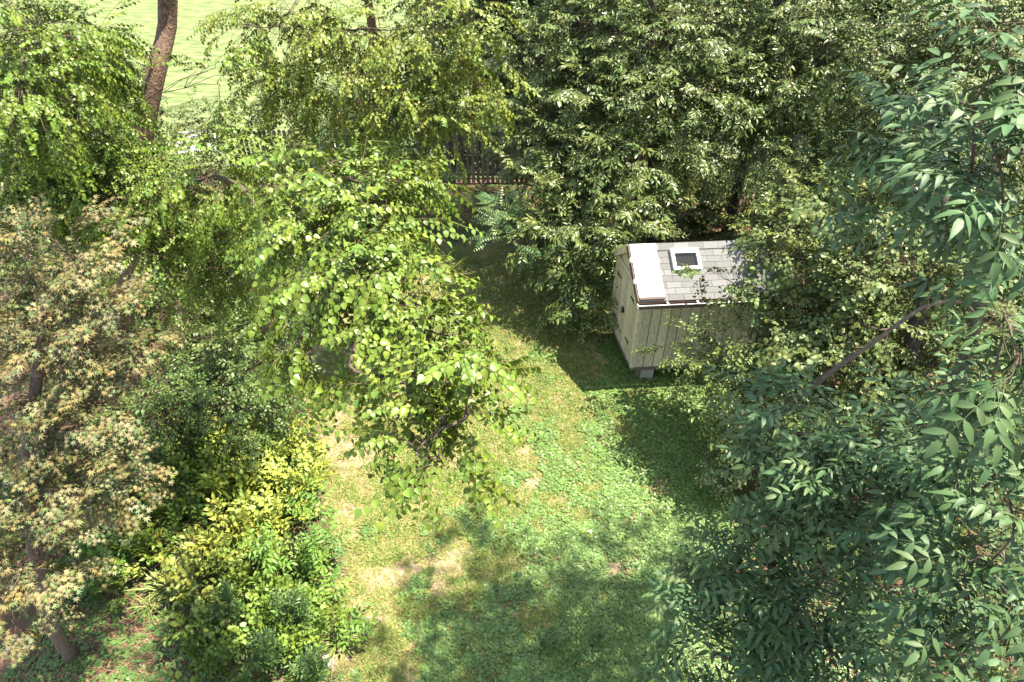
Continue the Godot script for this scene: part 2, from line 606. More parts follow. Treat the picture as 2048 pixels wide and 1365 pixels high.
func sheet(x0: float, x1: float, z0: float, z1: float, nx: int, nz: int, lift: float, uvbox: Rect2) -> ArrayMesh:
	var v := PackedVector3Array()
	var uv := PackedVector2Array()
	var nn := PackedVector3Array()
	var idx := PackedInt32Array()
	for j in nz + 1:
		for i in nx + 1:
			var x := lerpf(x0, x1, float(i) / nx)
			var z := lerpf(z0, z1, float(j) / nz)
			v.append(Vector3(x, gh(x, z) + lift, z))
			uv.append(Vector2((x - uvbox.position.x) / uvbox.size.x, (z - uvbox.position.y) / uvbox.size.y))
			var e := 0.05
			nn.append(Vector3(gh(x - e, z) - gh(x + e, z), 2 * e, gh(x, z - e) - gh(x, z + e)).normalized())
	for j in nz:
		for i in nx:
			var a := j * (nx + 1) + i
			idx.append_array(PackedInt32Array([a, a + 1, a + nx + 2, a, a + nx + 2, a + nx + 1]))
	var arr := []
	arr.resize(Mesh.ARRAY_MAX)
	arr[Mesh.ARRAY_VERTEX] = v
	arr[Mesh.ARRAY_TEX_UV] = uv
	arr[Mesh.ARRAY_NORMAL] = nn
	arr[Mesh.ARRAY_INDEX] = idx
	var m := ArrayMesh.new()
	m.add_surface_from_arrays(Mesh.PRIMITIVE_TRIANGLES, arr)
	return m

func tuft(n: int, size: float, flatness: float) -> ArrayMesh:
	var st := begin()
	for i in n:
		var a := rf(0, TAU)
		var dir := Vector3(cos(a) * flatness, rf(0.5, 1.0), sin(a) * flatness)
		var p := Vector3(rf(-0.03, 0.03), 0, rf(-0.03, 0.03))
		blade(st, frame(p, dir, Vector3.UP), size * rf(0.6, 1.3), 1.8, GRASS, 0.3, rf(0.1, 0.9), tone(0.3))
	return done(st)

func rosette(n: int, size: float) -> ArrayMesh:
	var st := begin()
	for i in n:
		var a := rf(0, TAU)
		var r := rf(0.0, 0.06)
		var p := Vector3(cos(a) * r, rf(0.015, 0.05), sin(a) * r)
		blade(st, frame(p, Vector3(cos(a), rf(-0.2, 0.5), sin(a)), Vector3.UP), size * rf(0.6, 1.25), 0.95, ROUND, 0.2, rf(0, 0.4), tone(0.25))
	return done(st)

func litter_bits(n: int, size: float) -> ArrayMesh:
	var st := begin()
	for i in n:
		var a := rf(0, TAU)
		var p := Vector3(rf(-0.07, 0.07), rf(0.004, 0.02), rf(-0.07, 0.07))
		blade(st, frame(p, Vector3(cos(a), rf(-0.15, 0.3), sin(a)), Vector3.UP + rball() * 0.5), size * rf(0.5, 1.3), 0.8, LEAFLET, 0.4, rf(-0.3, 0.4), tone(0.45))
	return done(st)

func scatter(called: String, label: String, category: String, meshes: Array, mat: Material, xf: Array, cols: Array) -> void:
	var root := thing(called, label, category, Vector3.ZERO)
	root.set_meta("kind", "stuff")
	for v in meshes.size():
		var mm := MultiMesh.new()
		mm.transform_format = MultiMesh.TRANSFORM_3D
		mm.use_colors = true
		mm.mesh = meshes[v]
		var n := 0
		for i in xf.size():
			if i % meshes.size() == v:
				n += 1
		mm.instance_count = n
		for i in n:
			mm.set_instance_transform(i, xf[i * meshes.size() + v])
			mm.set_instance_color(i, cols[i * meshes.size() + v])
		var mi := MultiMeshInstance3D.new()
		mi.name = called + "_patch"
		mi.multimesh = mm
		mi.material_override = mat
		mi.set_meta("kind", "stuff")
		root.add_child(mi, true)

func plant_ground() -> void:
	var gx := []
	var gc := []
	var wx := []
	var wc := []
	var lx := []
	var lc := []
	for i in 270000:
		var x := rf(-7.5, 6.0)
		var z := -rf(1.8, 4.47)
		z = -z * z
		# denser near the camera, in proportion to how large it shows
		var c := cover(x, z)
		var p := Vector3(x, gh(x, z), z)
		var b := Basis(Vector3.UP, rf(0, TAU))
		var roll := rng.randf()
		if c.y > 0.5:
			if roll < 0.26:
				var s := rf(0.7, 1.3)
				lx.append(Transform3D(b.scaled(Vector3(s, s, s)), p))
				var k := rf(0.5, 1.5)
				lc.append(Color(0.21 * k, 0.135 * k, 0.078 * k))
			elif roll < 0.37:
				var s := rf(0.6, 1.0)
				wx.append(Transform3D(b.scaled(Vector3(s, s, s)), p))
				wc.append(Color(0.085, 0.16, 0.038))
		elif roll > 0.992:
			lx.append(Transform3D(b.scaled(Vector3(0.8, 0.8, 0.8)), p + Vector3(0, 0.02, 0)))
			lc.append(Color(0.34, 0.24, 0.11) if rng.randf() < 0.6 else Color(0.42, 0.38, 0.1))
		else:
			var bare := c.x
			if roll < (1.0 - bare) * smoothstep(0.25, 0.75, c.z) * 0.42:
				var s := rf(0.6, 1.15)
				wx.append(Transform3D(b.scaled(Vector3(s, s, s)), p))
				var k := rf(0.75, 1.3)
				wc.append(Color(0.11 * k, 0.19 * k, 0.045 * k))
			elif rng.randf() < 1.0 - bare * 0.72:
				var s := rf(0.6, 1.25) * (1.0 - 0.35 * bare)
				gx.append(Transform3D(b.scaled(Vector3(s, s, s)), p))
				var dry := clampf(rf(-0.3, 0.75) + bare * 0.45 - c.z * 0.2, 0, 1)
				var k := rf(0.8, 1.2)
				gc.append(Color(lerpf(0.13, 0.42, dry) * k, lerpf(0.22, 0.35, dry) * k, lerpf(0.035, 0.15, dry) * k))
	scatter("grass", "short pale green grass growing thinly over the sunlit lawn", "grass", [tuft(10, 0.08, 0.9), tuft(11, 0.07, 1.3), tuft(9, 0.095, 0.8), tuft(8, 0.06, 1.8)], leaf_mat("grass_blades", Color.WHITE, 0.55, 0.4), gx, gc)
	scatter("lawn_clover", "low round-leaved weeds and clover spreading through the lawn", "clover", [rosette(7, 0.044), rosette(8, 0.036), rosette(5, 0.06)], leaf_mat("weed_leaves", Color.WHITE, 0.4, 0.35), wx, wc)
	scatter("leaf_litter", "dry brown leaf litter and bark mulch on the beds", "leaf litter", [litter_bits(6, 0.05), litter_bits(3, 0.05), litter_bits(5, 0.06)], leaf_mat("dead_leaves", Color.WHITE, 0.7, 0.15), lx, lc)

# ---------------------------------------------------------------- shed
var so := Vector3(2.558, 0, -10.841)
var su := Vector3(0.9976, 0.0000, -0.0698)
var sv := Vector3(-0.1788, 0.0000, -0.9839)
const SL := 2.55
const SW := 1.574
const Y0 := 0.42
const YW := 2.36
const YR := 2.98

# a point of the shed: u along the ridge, y up, v from the near wall to the far wall
func sp(u: float, y: float, v: float) -> Vector3:
	return su * u + sv * v + Vector3(0, y, 0)

func sbox(called: String, parent: Node, m: Material, u0: float, u1: float, y0: float, y1: float, v0: float, v1: float) -> MeshInstance3D:
	var st := begin()
	hexa(st, [sp(u0, y0, v0), sp(u1, y0, v0), sp(u1, y0, v1), sp(u0, y0, v1), sp(u0, y1, v0), sp(u1, y1, v0), sp(u1, y1, v1), sp(u0, y1, v1)])
	return part(called, done(st), m, parent)

func roof_y(v: float) -> float:
	return YW + (YR - YW) * (1.0 - absf(v - SW / 2) / (SW / 2))

# a slab on the near (side 0) or far (side 1) slope: u range, distance s down from the ridge, height above the slope
func slab(called: String, parent: Node, m: Material, side: int, u0: float, u1: float, s0: float, s1: float, h0: float, h1: float, lift0 := 0.0) -> MeshInstance3D:
	var rise := YR - YW
	var run := SW / 2
	var sl := sqrt(rise * rise + run * run)
	var sgn := -1.0 if side == 0 else 1.0
	var down := sv * sgn * run / sl + Vector3(0, -rise / sl, 0)
	var nrm := sv * sgn * rise / sl + Vector3(0, run / sl, 0)
	var top := sp(0, YR, SW / 2)
	var st := begin()
	var p := []
	for hh in [[h0, h0 + lift0], [h1, h1 + lift0]]:
		p.append(top + su * u0 + down * s0 + nrm * hh[0])
		p.append(top + su * u1 + down * s0 + nrm * hh[0])
		p.append(top + su * u1 + down * s1 + nrm * hh[1])
		p.append(top + su * u0 + down * s1 + nrm * hh[1])
	hexa(st, p)
	return part(called, done(st), m, parent)

func build_shed() -> void:
	var root := thing("garden_shed", "tan board-sided garden shed with grey shingle roof and skylight", "shed", so)
	var paint_tex := ramp_noise(512, 0.02, [[0.0, Color(0.33, 0.295, 0.19)], [0.3, Color(0.48, 0.43, 0.29)], [0.5, Color(0.55, 0.495, 0.345)], [0.75, Color(0.59, 0.54, 0.385)], [1.0, Color(0.63, 0.58, 0.43)]], 11, 6)
	var grain := noise_normal(512, 0.05, 3.0, 5)
	var paint := []
	for i in 3:
		var k: float = [0.95, 1.0, 1.05][i]
		paint.append(surf("tan_paint_%d" % i, paint_tex, Vector3(2.2, 0.5, 2.2), 0.75, grain, Color(k, k, k * 0.99)))
	var core := flat("groove_wood", Color(0.07, 0.058, 0.04), 0.9)
	var brown := surf("brown_trim", ramp_noise(256, 0.03, [[0.0, Color(0.09, 0.055, 0.045)], [1.0, Color(0.17, 0.11, 0.09)]], 4), Vector3(2, 2, 2), 0.6)
	var white := surf("white_paint", ramp_noise(256, 0.015, [[0.0, Color(0.74, 0.735, 0.72)], [0.5, Color(0.83, 0.83, 0.82)], [1.0, Color(0.87, 0.87, 0.865)]], 8), Vector3(1, 1, 1), 0.5)
	var iron := flat("black_iron", Color(0.02, 0.018, 0.016), 0.5, 0.6)
	var timber := surf("weathered_timber", ramp_noise(256, 0.03, [[0.0, Color(0.1, 0.075, 0.055)], [1.0, Color(0.21, 0.165, 0.13)]], 14), Vector3(2, 6, 2), 0.85)
	# body behind the boards
	var st := begin()
	var i0 := 0.02
	hexa(st, [sp(i0, Y0, i0), sp(SL - i0, Y0, i0), sp(SL - i0, Y0, SW - i0), sp(i0, Y0, SW - i0), sp(i0, YW - 0.02, i0), sp(SL - i0, YW - 0.02, i0), sp(SL - i0, YW - 0.02, SW - i0), sp(i0, YW - 0.02, SW - i0)])
	for u in [i0, SL - i0]:
		tri(st, sp(u, YW - 0.02, i0), sp(u, YR - 0.04, SW / 2), sp(u, YW - 0.02, SW - i0))
	part("wall_frame", done(st), core, root)
	# boards of the long walls
	var bw := 0.2
	var x := 0.07
	var n := 0
	while x < SL - 0.1:
		var x1 := minf(x + bw - 0.019, SL - 0.07)
		sbox("siding_board", root, paint[n % 3], x, x1, Y0 - 0.02, YW - 0.015, -0.004, 0.019)
		sbox("siding_board", root, paint[(n + 1) % 3], x, x1, Y0 - 0.02, YW - 0.015, SW - 0.019, SW + 0.004)
		x += bw
		n += 1
	# corner boards
	for u in [0.0, SL]:
		for v in [0.0, SW]:
			var du := 0.066 if u == 0.0 else -0.066
			var dv := 0.06 if v == 0.0 else -0.06
			var ou := -0.016 if u == 0.0 else 0.016
			var ov := -0.016 if v == 0.0 else 0.016
			sbox("corner_board", root, paint[1], minf(u + ou * 0.2, u + du), maxf(u + ou * 0.2, u + du), Y0 - 0.03, YW - 0.03, minf(v + ov, v), maxf(v + ov, v))
			sbox("corner_board", root, paint[2], minf(u + ou, u), maxf(u + ou, u), Y0 - 0.03, YW - 0.03, minf(v + ov, v + dv), maxf(v + ov, v + dv))
	# gable boards, cut to the slope
	for end in 2:
		var u0 := -0.004 if end == 0 else SL - 0.019
		var u1 := 0.019 if end == 0 else SL + 0.004
		var v := 0.062
		n = 0
		while v < SW - 0.07:
			var v1 := minf(v + 0.2 - 0.019, SW - 0.062)
			var cuts := [[v, v1]]
			if v < SW / 2 and v1 > SW / 2:
				cuts = [[v, SW / 2], [SW / 2, v1]]
			st = begin()
			for cu in cuts:
				var ya := roof_y(cu[0]) - 0.03
				var yb := roof_y(cu[1]) - 0.03
				hexa(st, [sp(u0, Y0 - 0.02, cu[0]), sp(u1, Y0 - 0.02, cu[0]), sp(u1, Y0 - 0.02, cu[1]), sp(u0, Y0 - 0.02, cu[1]), sp(u0, ya, cu[0]), sp(u1, ya, cu[0]), sp(u1, yb, cu[1]), sp(u0, yb, cu[1])])
			part("siding_board", done(st), paint[n % 3], root)
			v += 0.2
			n += 1
	# double door in the gable wall
	var dv0 := 0.2
	var dv1 := 1.36
	var dy0 := 0.5
	var dy1 := 2.3
	var mid := (dv0 + dv1) / 2
	for leaf in 2:
		var a := dv0 + 0.062 if leaf == 0 else mid + 0.008
		var b := mid - 0.008 if leaf == 0 else dv1 - 0.062
		var door := sbox("door", root, core, -0.012, -0.005, dy0, dy1 - 0.05, a, b)
		var w := (b - a) / 4.0
		for k in 4:
			sbox("door_board", door, paint[(k + leaf) % 3], -0.034, -0.013, dy0 + 0.004, dy1 - 0.054, a + k * w + 0.008, a + (k + 1) * w - 0.008)
		for y in [0.85, 1.95]:
			var h := sbox("hinge", door, iron, -0.044, -0.036, y, y + 0.035, a if leaf == 0 else b - 0.19, a + 0.19 if leaf == 0 else b)
			sbox("hinge_plate", h, iron, -0.046, -0.037, y - 0.035, y + 0.07, a - 0.022 if leaf == 0 else b - 0.006, a + 0.006 if leaf == 0 else b + 0.022)
		# a brace across each leaf
		sbox("brace", door, paint[2], -0.05, -0.035, dy1 - 0.42, dy1 - 0.35, a + 0.02 + 0.2 * (1 - leaf), b - 0.02 - 0.2 * leaf)
	var latch := sbox("door_handle", root, iron, -0.075, -0.036, 1.32, 1.46, mid - 0.045, mid - 0.02)
	sbox("latch_bar", latch, iron, -0.05, -0.037, 1.37, 1.4, mid - 0.09, mid + 0.09)
	sbox("door_trim", root, paint[0], -0.04, -0.005, dy0 - 0.05, dy1 - 0.005, dv0, dv0 + 0.046)
	sbox("door_trim", root, paint[0], -0.04, -0.005, dy0 - 0.05, dy1 - 0.005, dv1 - 0.046, dv1)
	sbox("door_trim", root, paint[2], -0.044, -0.005, dy1 - 0.003, dy1 + 0.06, dv0 - 0.03, dv1 + 0.03)
	# floor beams, posts
	sbox("floor_beam", root, timber, 0.0, SL, Y0 - 0.13, Y0 - 0.022, 0.01, 0.05)
	sbox("floor_beam", root, timber, 0.0, SL, Y0 - 0.13, Y0 - 0.022, SW - 0.05, SW - 0.01)
	sbox("floor", root, timber, 0.0, SL, Y0 - 0.12, Y0 - 0.03, 0.051, SW - 0.051)
	for u in [0.16, SL - 0.2]:
		for v in [0.05, SW - 0.15]:
			sbox("post", root, timber, u, u + 0.09, -0.1, Y0 - 0.132, v, v + 0.09)
	# roof
	var sl := sqrt(pow(YR - YW, 2) + pow(SW / 2, 2))
	var eave := sl + 0.17
	var ul := -0.1
	var ur := SL + 0.1
	var roof := Node3D.new()
	roof.name = "roof"
	root.add_child(roof)
	slab("roof_deck", roof, timber, 0, ul + 0.01, ur - 0.01, 0.0, eave - 0.012, -0.03, 0.0)
	slab("roof_deck", roof, timber, 1, ul + 0.01, ur - 0.01, 0.03, eave - 0.012, -0.03, 0.0)
	var sh := []
	for i in 4:
		var k: float = [0.94, 0.98, 1.01, 1.05][i]
		sh.append(surf("grey_shingle_%d" % i, ramp_noise(512, 0.11, [[0.0, Color(0.12, 0.119, 0.118)], [0.45, Color(0.205, 0.203, 0.2)], [1.0, Color(0.28, 0.277, 0.274)]], 21, 3), Vector3(1.3, 1.3, 1.3), 0.9, noise_normal(256, 0.2, 4.0, 9), Color(k * 0.97, k * 0.985, k)) if i == 0 else surf("grey_shingle_%d" % i, mats["grey_shingle_0"].albedo_texture, Vector3(1.3, 1.3, 1.3), 0.9, mats["grey_shingle_0"].normal_texture, Color(k * 0.97, k * 0.985, k)))
	var rows := 9
	var ex := (eave - 0.02) / rows
	for side in 2:
		for r in rows:
			var s0 := 0.02 + r * ex
			var u := ul + (0.0 if r % 2 == 0 else -0.15)
			while u < ur - 0.01:
				var a := maxf(u + 0.003, ul)
				var b := minf(u + 0.302, ur)
				if b - a > 0.02:
					slab("shingle", roof, sh[rng.randi() % 4], side, a, b, maxf(s0 - 0.02, 0.0), s0 + ex - rf(0.0, 0.004), 0.002, 0.006, 0.007)
				u += 0.305
	var cap := ul
	while cap < ur - 0.05:
		for side in 2:
			slab("ridge_cap", roof, sh[rng.randi() % 4], side, cap + 0.002, minf(cap + 0.298, ur), -0.012, 0.13, 0.02, 0.026)
		cap += 0.3
	# white sheet over the left end of the near slope, brown battens round it
	slab("white_sheet", roof, white, 0, -0.085, 0.43, -0.01, eave - 0.085, 0.034, 0.046)
	slab("batten", roof, brown, 0, -0.085, 0.43, eave - 0.083, eave - 0.035, 0.016, 0.05)
	slab("rake_board", roof, brown, 0, ul - 0.022, ul - 0.002, 0.0, eave, -0.09, 0.042)
	slab("rake_board", roof, paint[1], 1, ul - 0.022, ul - 0.002, 0.012, eave, -0.12, 0.02)
	slab("rake_board", roof, brown, 0, ur + 0.002, ur + 0.022, 0.0, eave, -0.09, 0.03)
	slab("rake_board", roof, brown, 1, ur + 0.002, ur + 0.022, 0.012, eave, -0.09, 0.03)
	for s in [0.28, 0.72]:
		slab("clip", roof, white, 0, ul - 0.03, ul + 0.02, s, s + 0.085, 0.047, 0.056)
		slab("clip", roof, white, 0, ul - 0.034, ul - 0.024, s, s + 0.085, -0.03, 0.046)
	# soffit block under the near left corner
	slab("soffit_return", roof, paint[2], 0, ul - 0.02, 0.0, sl - 0.02, eave - 0.02, -0.16, -0.095)
	slab("fascia", roof, brown, 0, ul, ur, eave - 0.01, eave + 0.008, -0.1, 0.002)
	# skylight
	var sky := Node3D.new()
	sky.name = "skylight"
	roof.add_child(sky)
	var a0 := 0.7
	var a1 := 1.26
	var b0 := 0.12
	var b1 := 0.56
	slab("frame_rail", sky, white, 0, a0, a1, b0, b0 + 0.1, 0.016, 0.085)
	slab("frame_rail", sky, white, 0, a0, a1, b1 - 0.06, b1, 0.016, 0.085)
	slab("frame_stile", sky, white, 0, a0, a0 + 0.06, b0 + 0.086, b1 - 0.061, 0.016, 0.085)
	slab("frame_stile", sky, white, 0, a1 - 0.06, a1, b0 + 0.086, b1 - 0.061, 0.016, 0.085)
	slab("shaft", sky, core, 0, a0 + 0.061, a1 - 0.061, b0 + 0.087, b1 - 0.062, 0.015, 0.02)
	var glass := StandardMaterial3D.new()
	glass.resource_name = "skylight_glass"
	glass.transparency = BaseMaterial3D.TRANSPARENCY_ALPHA
	glass.albedo_color = Color(0.1, 0.11, 0.11, 0.3)
	glass.roughness = 0.06
	slab("pane", sky, glass, 0, a0 + 0.05, a1 - 0.05, b0 + 0.075, b1 - 0.05, 0.066, 0.07)
	# gutter
	var gut := Node3D.new()
	gut.name = "gutter"
	root.add_child(gut)
	var rise := YR - YW
	var ey := YR - (eave + 0.01) * rise / sl
	var ev := SW / 2 - (eave + 0.01) * (SW / 2) / sl
	sbox("trough_bottom", gut, brown, ul - 0.02, ur, ey - 0.105, ey - 0.097, ev - 0.1, ev - 0.006)
	sbox("trough_back", gut, brown, ul - 0.02, ur, ey - 0.096, ey - 0.02, ev - 0.012, ev - 0.006)
	sbox("trough_front", gut, brown, ul - 0.02, ur, ey - 0.096, ey - 0.025, ev - 0.1, ev - 0.093)
	sbox("gutter_lip", gut, white, ul - 0.022, ur, ey - 0.024, ey - 0.01, ev - 0.106, ev - 0.09)  # white colour stands in for sunlight on the front edge of the brown gutter
	sbox("end_cap", gut, white, ul - 0.03, ul - 0.021, ey - 0.106, ey - 0.012, ev - 0.1, ev - 0.004)
	for u in [0.45, 1.05, 1.65, 2.25]:
		sbox("bracket", gut, white, u, u + 0.035, ey - 0.022, ey - 0.008, ev - 0.089, ev - 0.004)
	st = begin()
	for i in 260:
		var u := rf(0.5, SL) if i % 3 > 0 else rf(0.0, SL)
		var p := sp(u, ey - 0.092 + rf(0.0, 0.035), ev - rf(0.02, 0.085))
		var an := rf(0, TAU)
		var k := rf(0.4, 1.3)
		blade(st, frame(p, Vector3(cos(an), rf(-0.2, 0.3), sin(an)), Vector3.UP + rball() * 0.4), rf(0.03, 0.06), 0.8, LEAFLET, 0.3, 0.2, Color(0.42 * k, 0.2 * k, 0.09 * k))
	var deb := part("gutter_leaves", done(st), leaf_mat("dead_leaves", Color.WHITE, 0.7, 0.15), gut)
	deb.set_meta("kind", "stuff")
	# block
	var bt := surf("concrete", ramp_noise(256, 0.06, [[0.0, Color(0.22, 0.2, 0.16)], [0.5, Color(0.36, 0.34, 0.28)], [1.0, Color(0.46, 0.44, 0.37)]], 31), Vector3(2.5, 2.5, 2.5), 0.95, noise_normal(256, 0.12, 5.0, 32))
	var blk := thing("concrete_block", "pale concrete block propping the near corner of the shed", "block", so + sp(0.4, 0, 0.1))
	st = begin()
	for e in [[-0.13, 0.0], [0.0, 0.13]]:
		pass
	var hw := 0.14
	box(st, Vector3(0, 0.02, -0.075), Vector3(hw * 2, 0.53, 0.035), Basis(su, Vector3.UP, -sv))
	box(st, Vector3(0, 0.02, 0.075), Vector3(hw * 2, 0.53, 0.035), Basis(su, Vector3.UP, -sv))
	part("face_shell", done(st), bt, blk)
	for e in [-0.12, 0.0, 0.12]:
		st = begin()
		box(st, su * e + Vector3(0, 0.02, 0), Vector3(0.036, 0.524, 0.112), Basis(su, Vector3.UP, -sv))
		part("web", done(st), bt, blk)

# ---------------------------------------------------------------- fence and small things
func build_fence() -> void:
	var x0 := -8.9
	var x1 := 5.2
	var z := -20.1
	var root := thing("picket_fence", "weathered dark wooden board fence behind the trees", "fence", Vector3(x0, 0, z))
	var wood := []
	var tx := ramp_noise(256, 0.03, [[0.0, Color(0.075, 0.062, 0.048)], [0.5, Color(0.14, 0.12, 0.095)], [1.0, Color(0.21, 0.185, 0.15)]], 41)
	for i in 3:
		var k: float = [0.8, 1.0, 1.2][i]
		wood.append(surf("grey_fence_wood_%d" % i, tx, Vector3(5, 0.6, 5), 0.9, null, Color(k, k, k)))
	var pm := []
	for i in 3:
		var st := begin()
		var h := 1.68 + 0.02 * i
		hexa(st, [Vector3(-0.05, 0, -0.01), Vector3(0.05, 0, -0.01), Vector3(0.05, 0, 0.01), Vector3(-0.05, 0, 0.01), Vector3(-0.05, h, -0.01), Vector3(0.05, h, -0.01), Vector3(0.05, h, 0.01), Vector3(-0.05, h, 0.01)])
		hexa(st, [Vector3(-0.05, h, -0.01), Vector3(0.05, h, -0.01), Vector3(0.05, h, 0.01), Vector3(-0.05, h, 0.01), Vector3(-0.03, h + 0.04, -0.01), Vector3(0.03, h + 0.04, -0.01), Vector3(0.03, h + 0.04, 0.01), Vector3(-0.03, h + 0.04, 0.01)])
		pm.append(done(st))
	var x := 0.07
	var n := 0
	while x < x1 - x0:
		var o := part("picket", pm[rng.randi() % 3], wood[rng.randi() % 3], root)
		o.position = Vector3(x, 0.02 + rf(-0.01, 0.01), 0.034)
		o.rotation.z = rf(-0.008, 0.008)
		x += 0.155
		n += 1
	for y in [0.3, 0.9, 1.5]:
		var st := begin()
		box(st, Vector3((x1 - x0) / 2, y, 0.0), Vector3(x1 - x0, 0.085, 0.04))
		part("rail", done(st), wood[0], root)
	for i in 7:
		var st := begin()
		box(st, Vector3(i * 2.34, 0.85, -0.07), Vector3(0.1, 1.8, 0.095))
		part("post", done(st), wood[1], root)

func build_bench(at: Vector3) -> void:
	var root := thing("garden_bench", "white slatted garden bench glimpsed through the birch leaves", "bench", at)
	root.rotation.y = 0.25
	var white := flat("bench_white", Color(0.8, 0.8, 0.8), 0.5)
	var st: SurfaceTool
	for i in 4:
		st = begin()
		box(st, Vector3(0, 0.42, -0.2 + i * 0.13), Vector3(1.2, 0.025, 0.08))
		part("seat_slat", done(st), white, root)
	for i in 3:
		st = begin()
		box(st, Vector3(0, 0.58 + i * 0.14, -0.3 - i * 0.02), Vector3(1.2, 0.07, 0.022))
		part("back_slat", done(st), white, root)
	for s in [-0.57, 0.57]:
		st = begin()
		box(st, Vector3(s, 0.2, 0.2), Vector3(0.06, 0.405, 0.06))
		part("leg", done(st), white, root)
		st = begin()
		box(st, Vector3(s, 0.45, -0.345), Vector3(0.06, 0.9, 0.05))
		part("leg", done(st), white, root)
		st = begin()
		box(st, Vector3(s, 0.64, -0.03), Vector3(0.07, 0.03, 0.56))
		part("arm_rest", done(st), white, root)

func build_stake(at: Vector3, h: float, label: String) -> void:
	var root := thing("garden_stake", label, "stake", at, "white stakes by the fence")
	var st := begin()
	tube(st, [Vector3(0, -0.05, 0), Vector3(0.01, h * 0.5, 0), Vector3(0, h - 0.02, 0)], [0.014, 0.014, 0.012], 6)
	part("rod", done(st), flat("stake_white", Color(0.75, 0.75, 0.75), 0.5), root)
	st = begin()
	tube(st, [Vector3(0, h - 0.025, 0), Vector3(0, h, 0)], [0.018, 0.01], 6)
	part("cap", done(st), flat("stake_white", Color(0.75, 0.75, 0.75), 0.5), root)

func build_stone(at: Vector3, s: float, label: String, m: Material) -> void:
	var st := begin()
	st.set_smooth_group(-1)
	var ring := []
	var seedv := rf(0, 50)
	for j in 5:
		var row := []
		for i in 8:
			var a := TAU * i / 8
			var phi := lerpf(-1.3, 1.3, j / 4.0)
			var v := Vector3(cos(a) * cos(phi), sin(phi) * 0.55, sin(a) * cos(phi) * 0.8)
			row.append(v * s * (1.0 + 0.45 * noise.get_noise_3dv(v * 45.0 + Vector3(seedv, seedv, 0))))
		ring.append(row)
	for j in 4:
		for i in 8:
			var k := (i + 1) % 8
			quad(st, ring[j][i], ring[j + 1][i], ring[j + 1][k], ring[j][k])
	var top := Vector3(0, s * 0.56, 0)
	for i in 8:
		tri(st, ring[4][i], top, ring[4][(i + 1) % 8])
	var o := MeshInstance3D.new()
	o.name = numbered("stone")
	o.mesh = done(st)
	o.material_override = m
	add_child(o)
	o.position = at + Vector3(0, s * 0.3, 0)
	o.rotation.y = rf(0, TAU)
	tag(o, label, "stone", "stones at the lawn edge")

# an arching clump of strap leaves
func build_strap(at: Vector3, n: int, size: float, tint: Color, label: String) -> void:
	var root := thing("strap_leaf_plant", label, "plant", at, "strap-leaved clumps in the bed")
	var vs := []
	for i in 5:
		var st := begin()
		blade(st, frame(Vector3.ZERO, Vector3(0, 1, 0), Vector3(0, 0, 1)), 0.55 * rf(0.8, 1.2), 0.48, [[0.0, 0.02], [0.15, 0.03], [0.3, 0.032], [0.45, 0.032], [0.6, 0.03], [0.75, 0.024], [0.9, 0.014], [1.0, 0.0]], 0.5, [0.5, 0.7, 0.9, 1.1, 0.35][i], Color.WHITE)
		vs.append(done(st))
	for i in n:
		var a := rf(0, TAU)
		var k := rf(0.75, 1.25)
		var dead := rng.randf() < 0.16
		var c := Color(tint.r * k, tint.g * k, tint.b * k) if not dead else Color(0.4, 0.3, 0.16)
		var o := part("blade", vs[i % 5], leaf_mat("strap_%d_%d" % [int(tint.g * 1000), (4 if dead else i % 4)], c, 0.4, 0.35), root)
		var dir := Vector3(cos(a) * rf(0.2, 1.1), 1.0, sin(a) * rf(0.2, 1.1))
		o.transform = frame(Vector3(rf(-0.06, 0.06), 0, rf(-0.06, 0.06)), dir, -Vector3(cos(a), -0.3, sin(a)), size * rf(0.7, 1.2))
		o.transform.basis = frame(Vector3.ZERO, dir, Vector3.UP, size * rf(0.7, 1.2)).basis

func build_stick(pts: Array, r: float, label: String) -> void:
	var base: Vector3 = pts[0]
	var root := thing("fallen_stick", label, "stick", base, "fallen sticks")
	var rel := []
	var rad := []
	for i in pts.size():
		rel.append(pts[i] - base)
		rad.append(lerpf(r, r * 0.5, float(i) / pts.size()))
	var st := begin()
	tube(st, rel, rad, 6, Color.WHITE, 0.4)
	part("stem", done(st), mats["dry_bark"], root)
	st = begin()
	var q: Vector3 = rel[rel.size() / 2]
	tube(st, [q, q + Vector3(0.08, 0.02, -0.06), q + Vector3(0.15, 0.03, -0.14)], [r * 0.5, r * 0.4, r * 0.2], 5)
	part("side_twig", done(st), mats["dry_bark"], root)

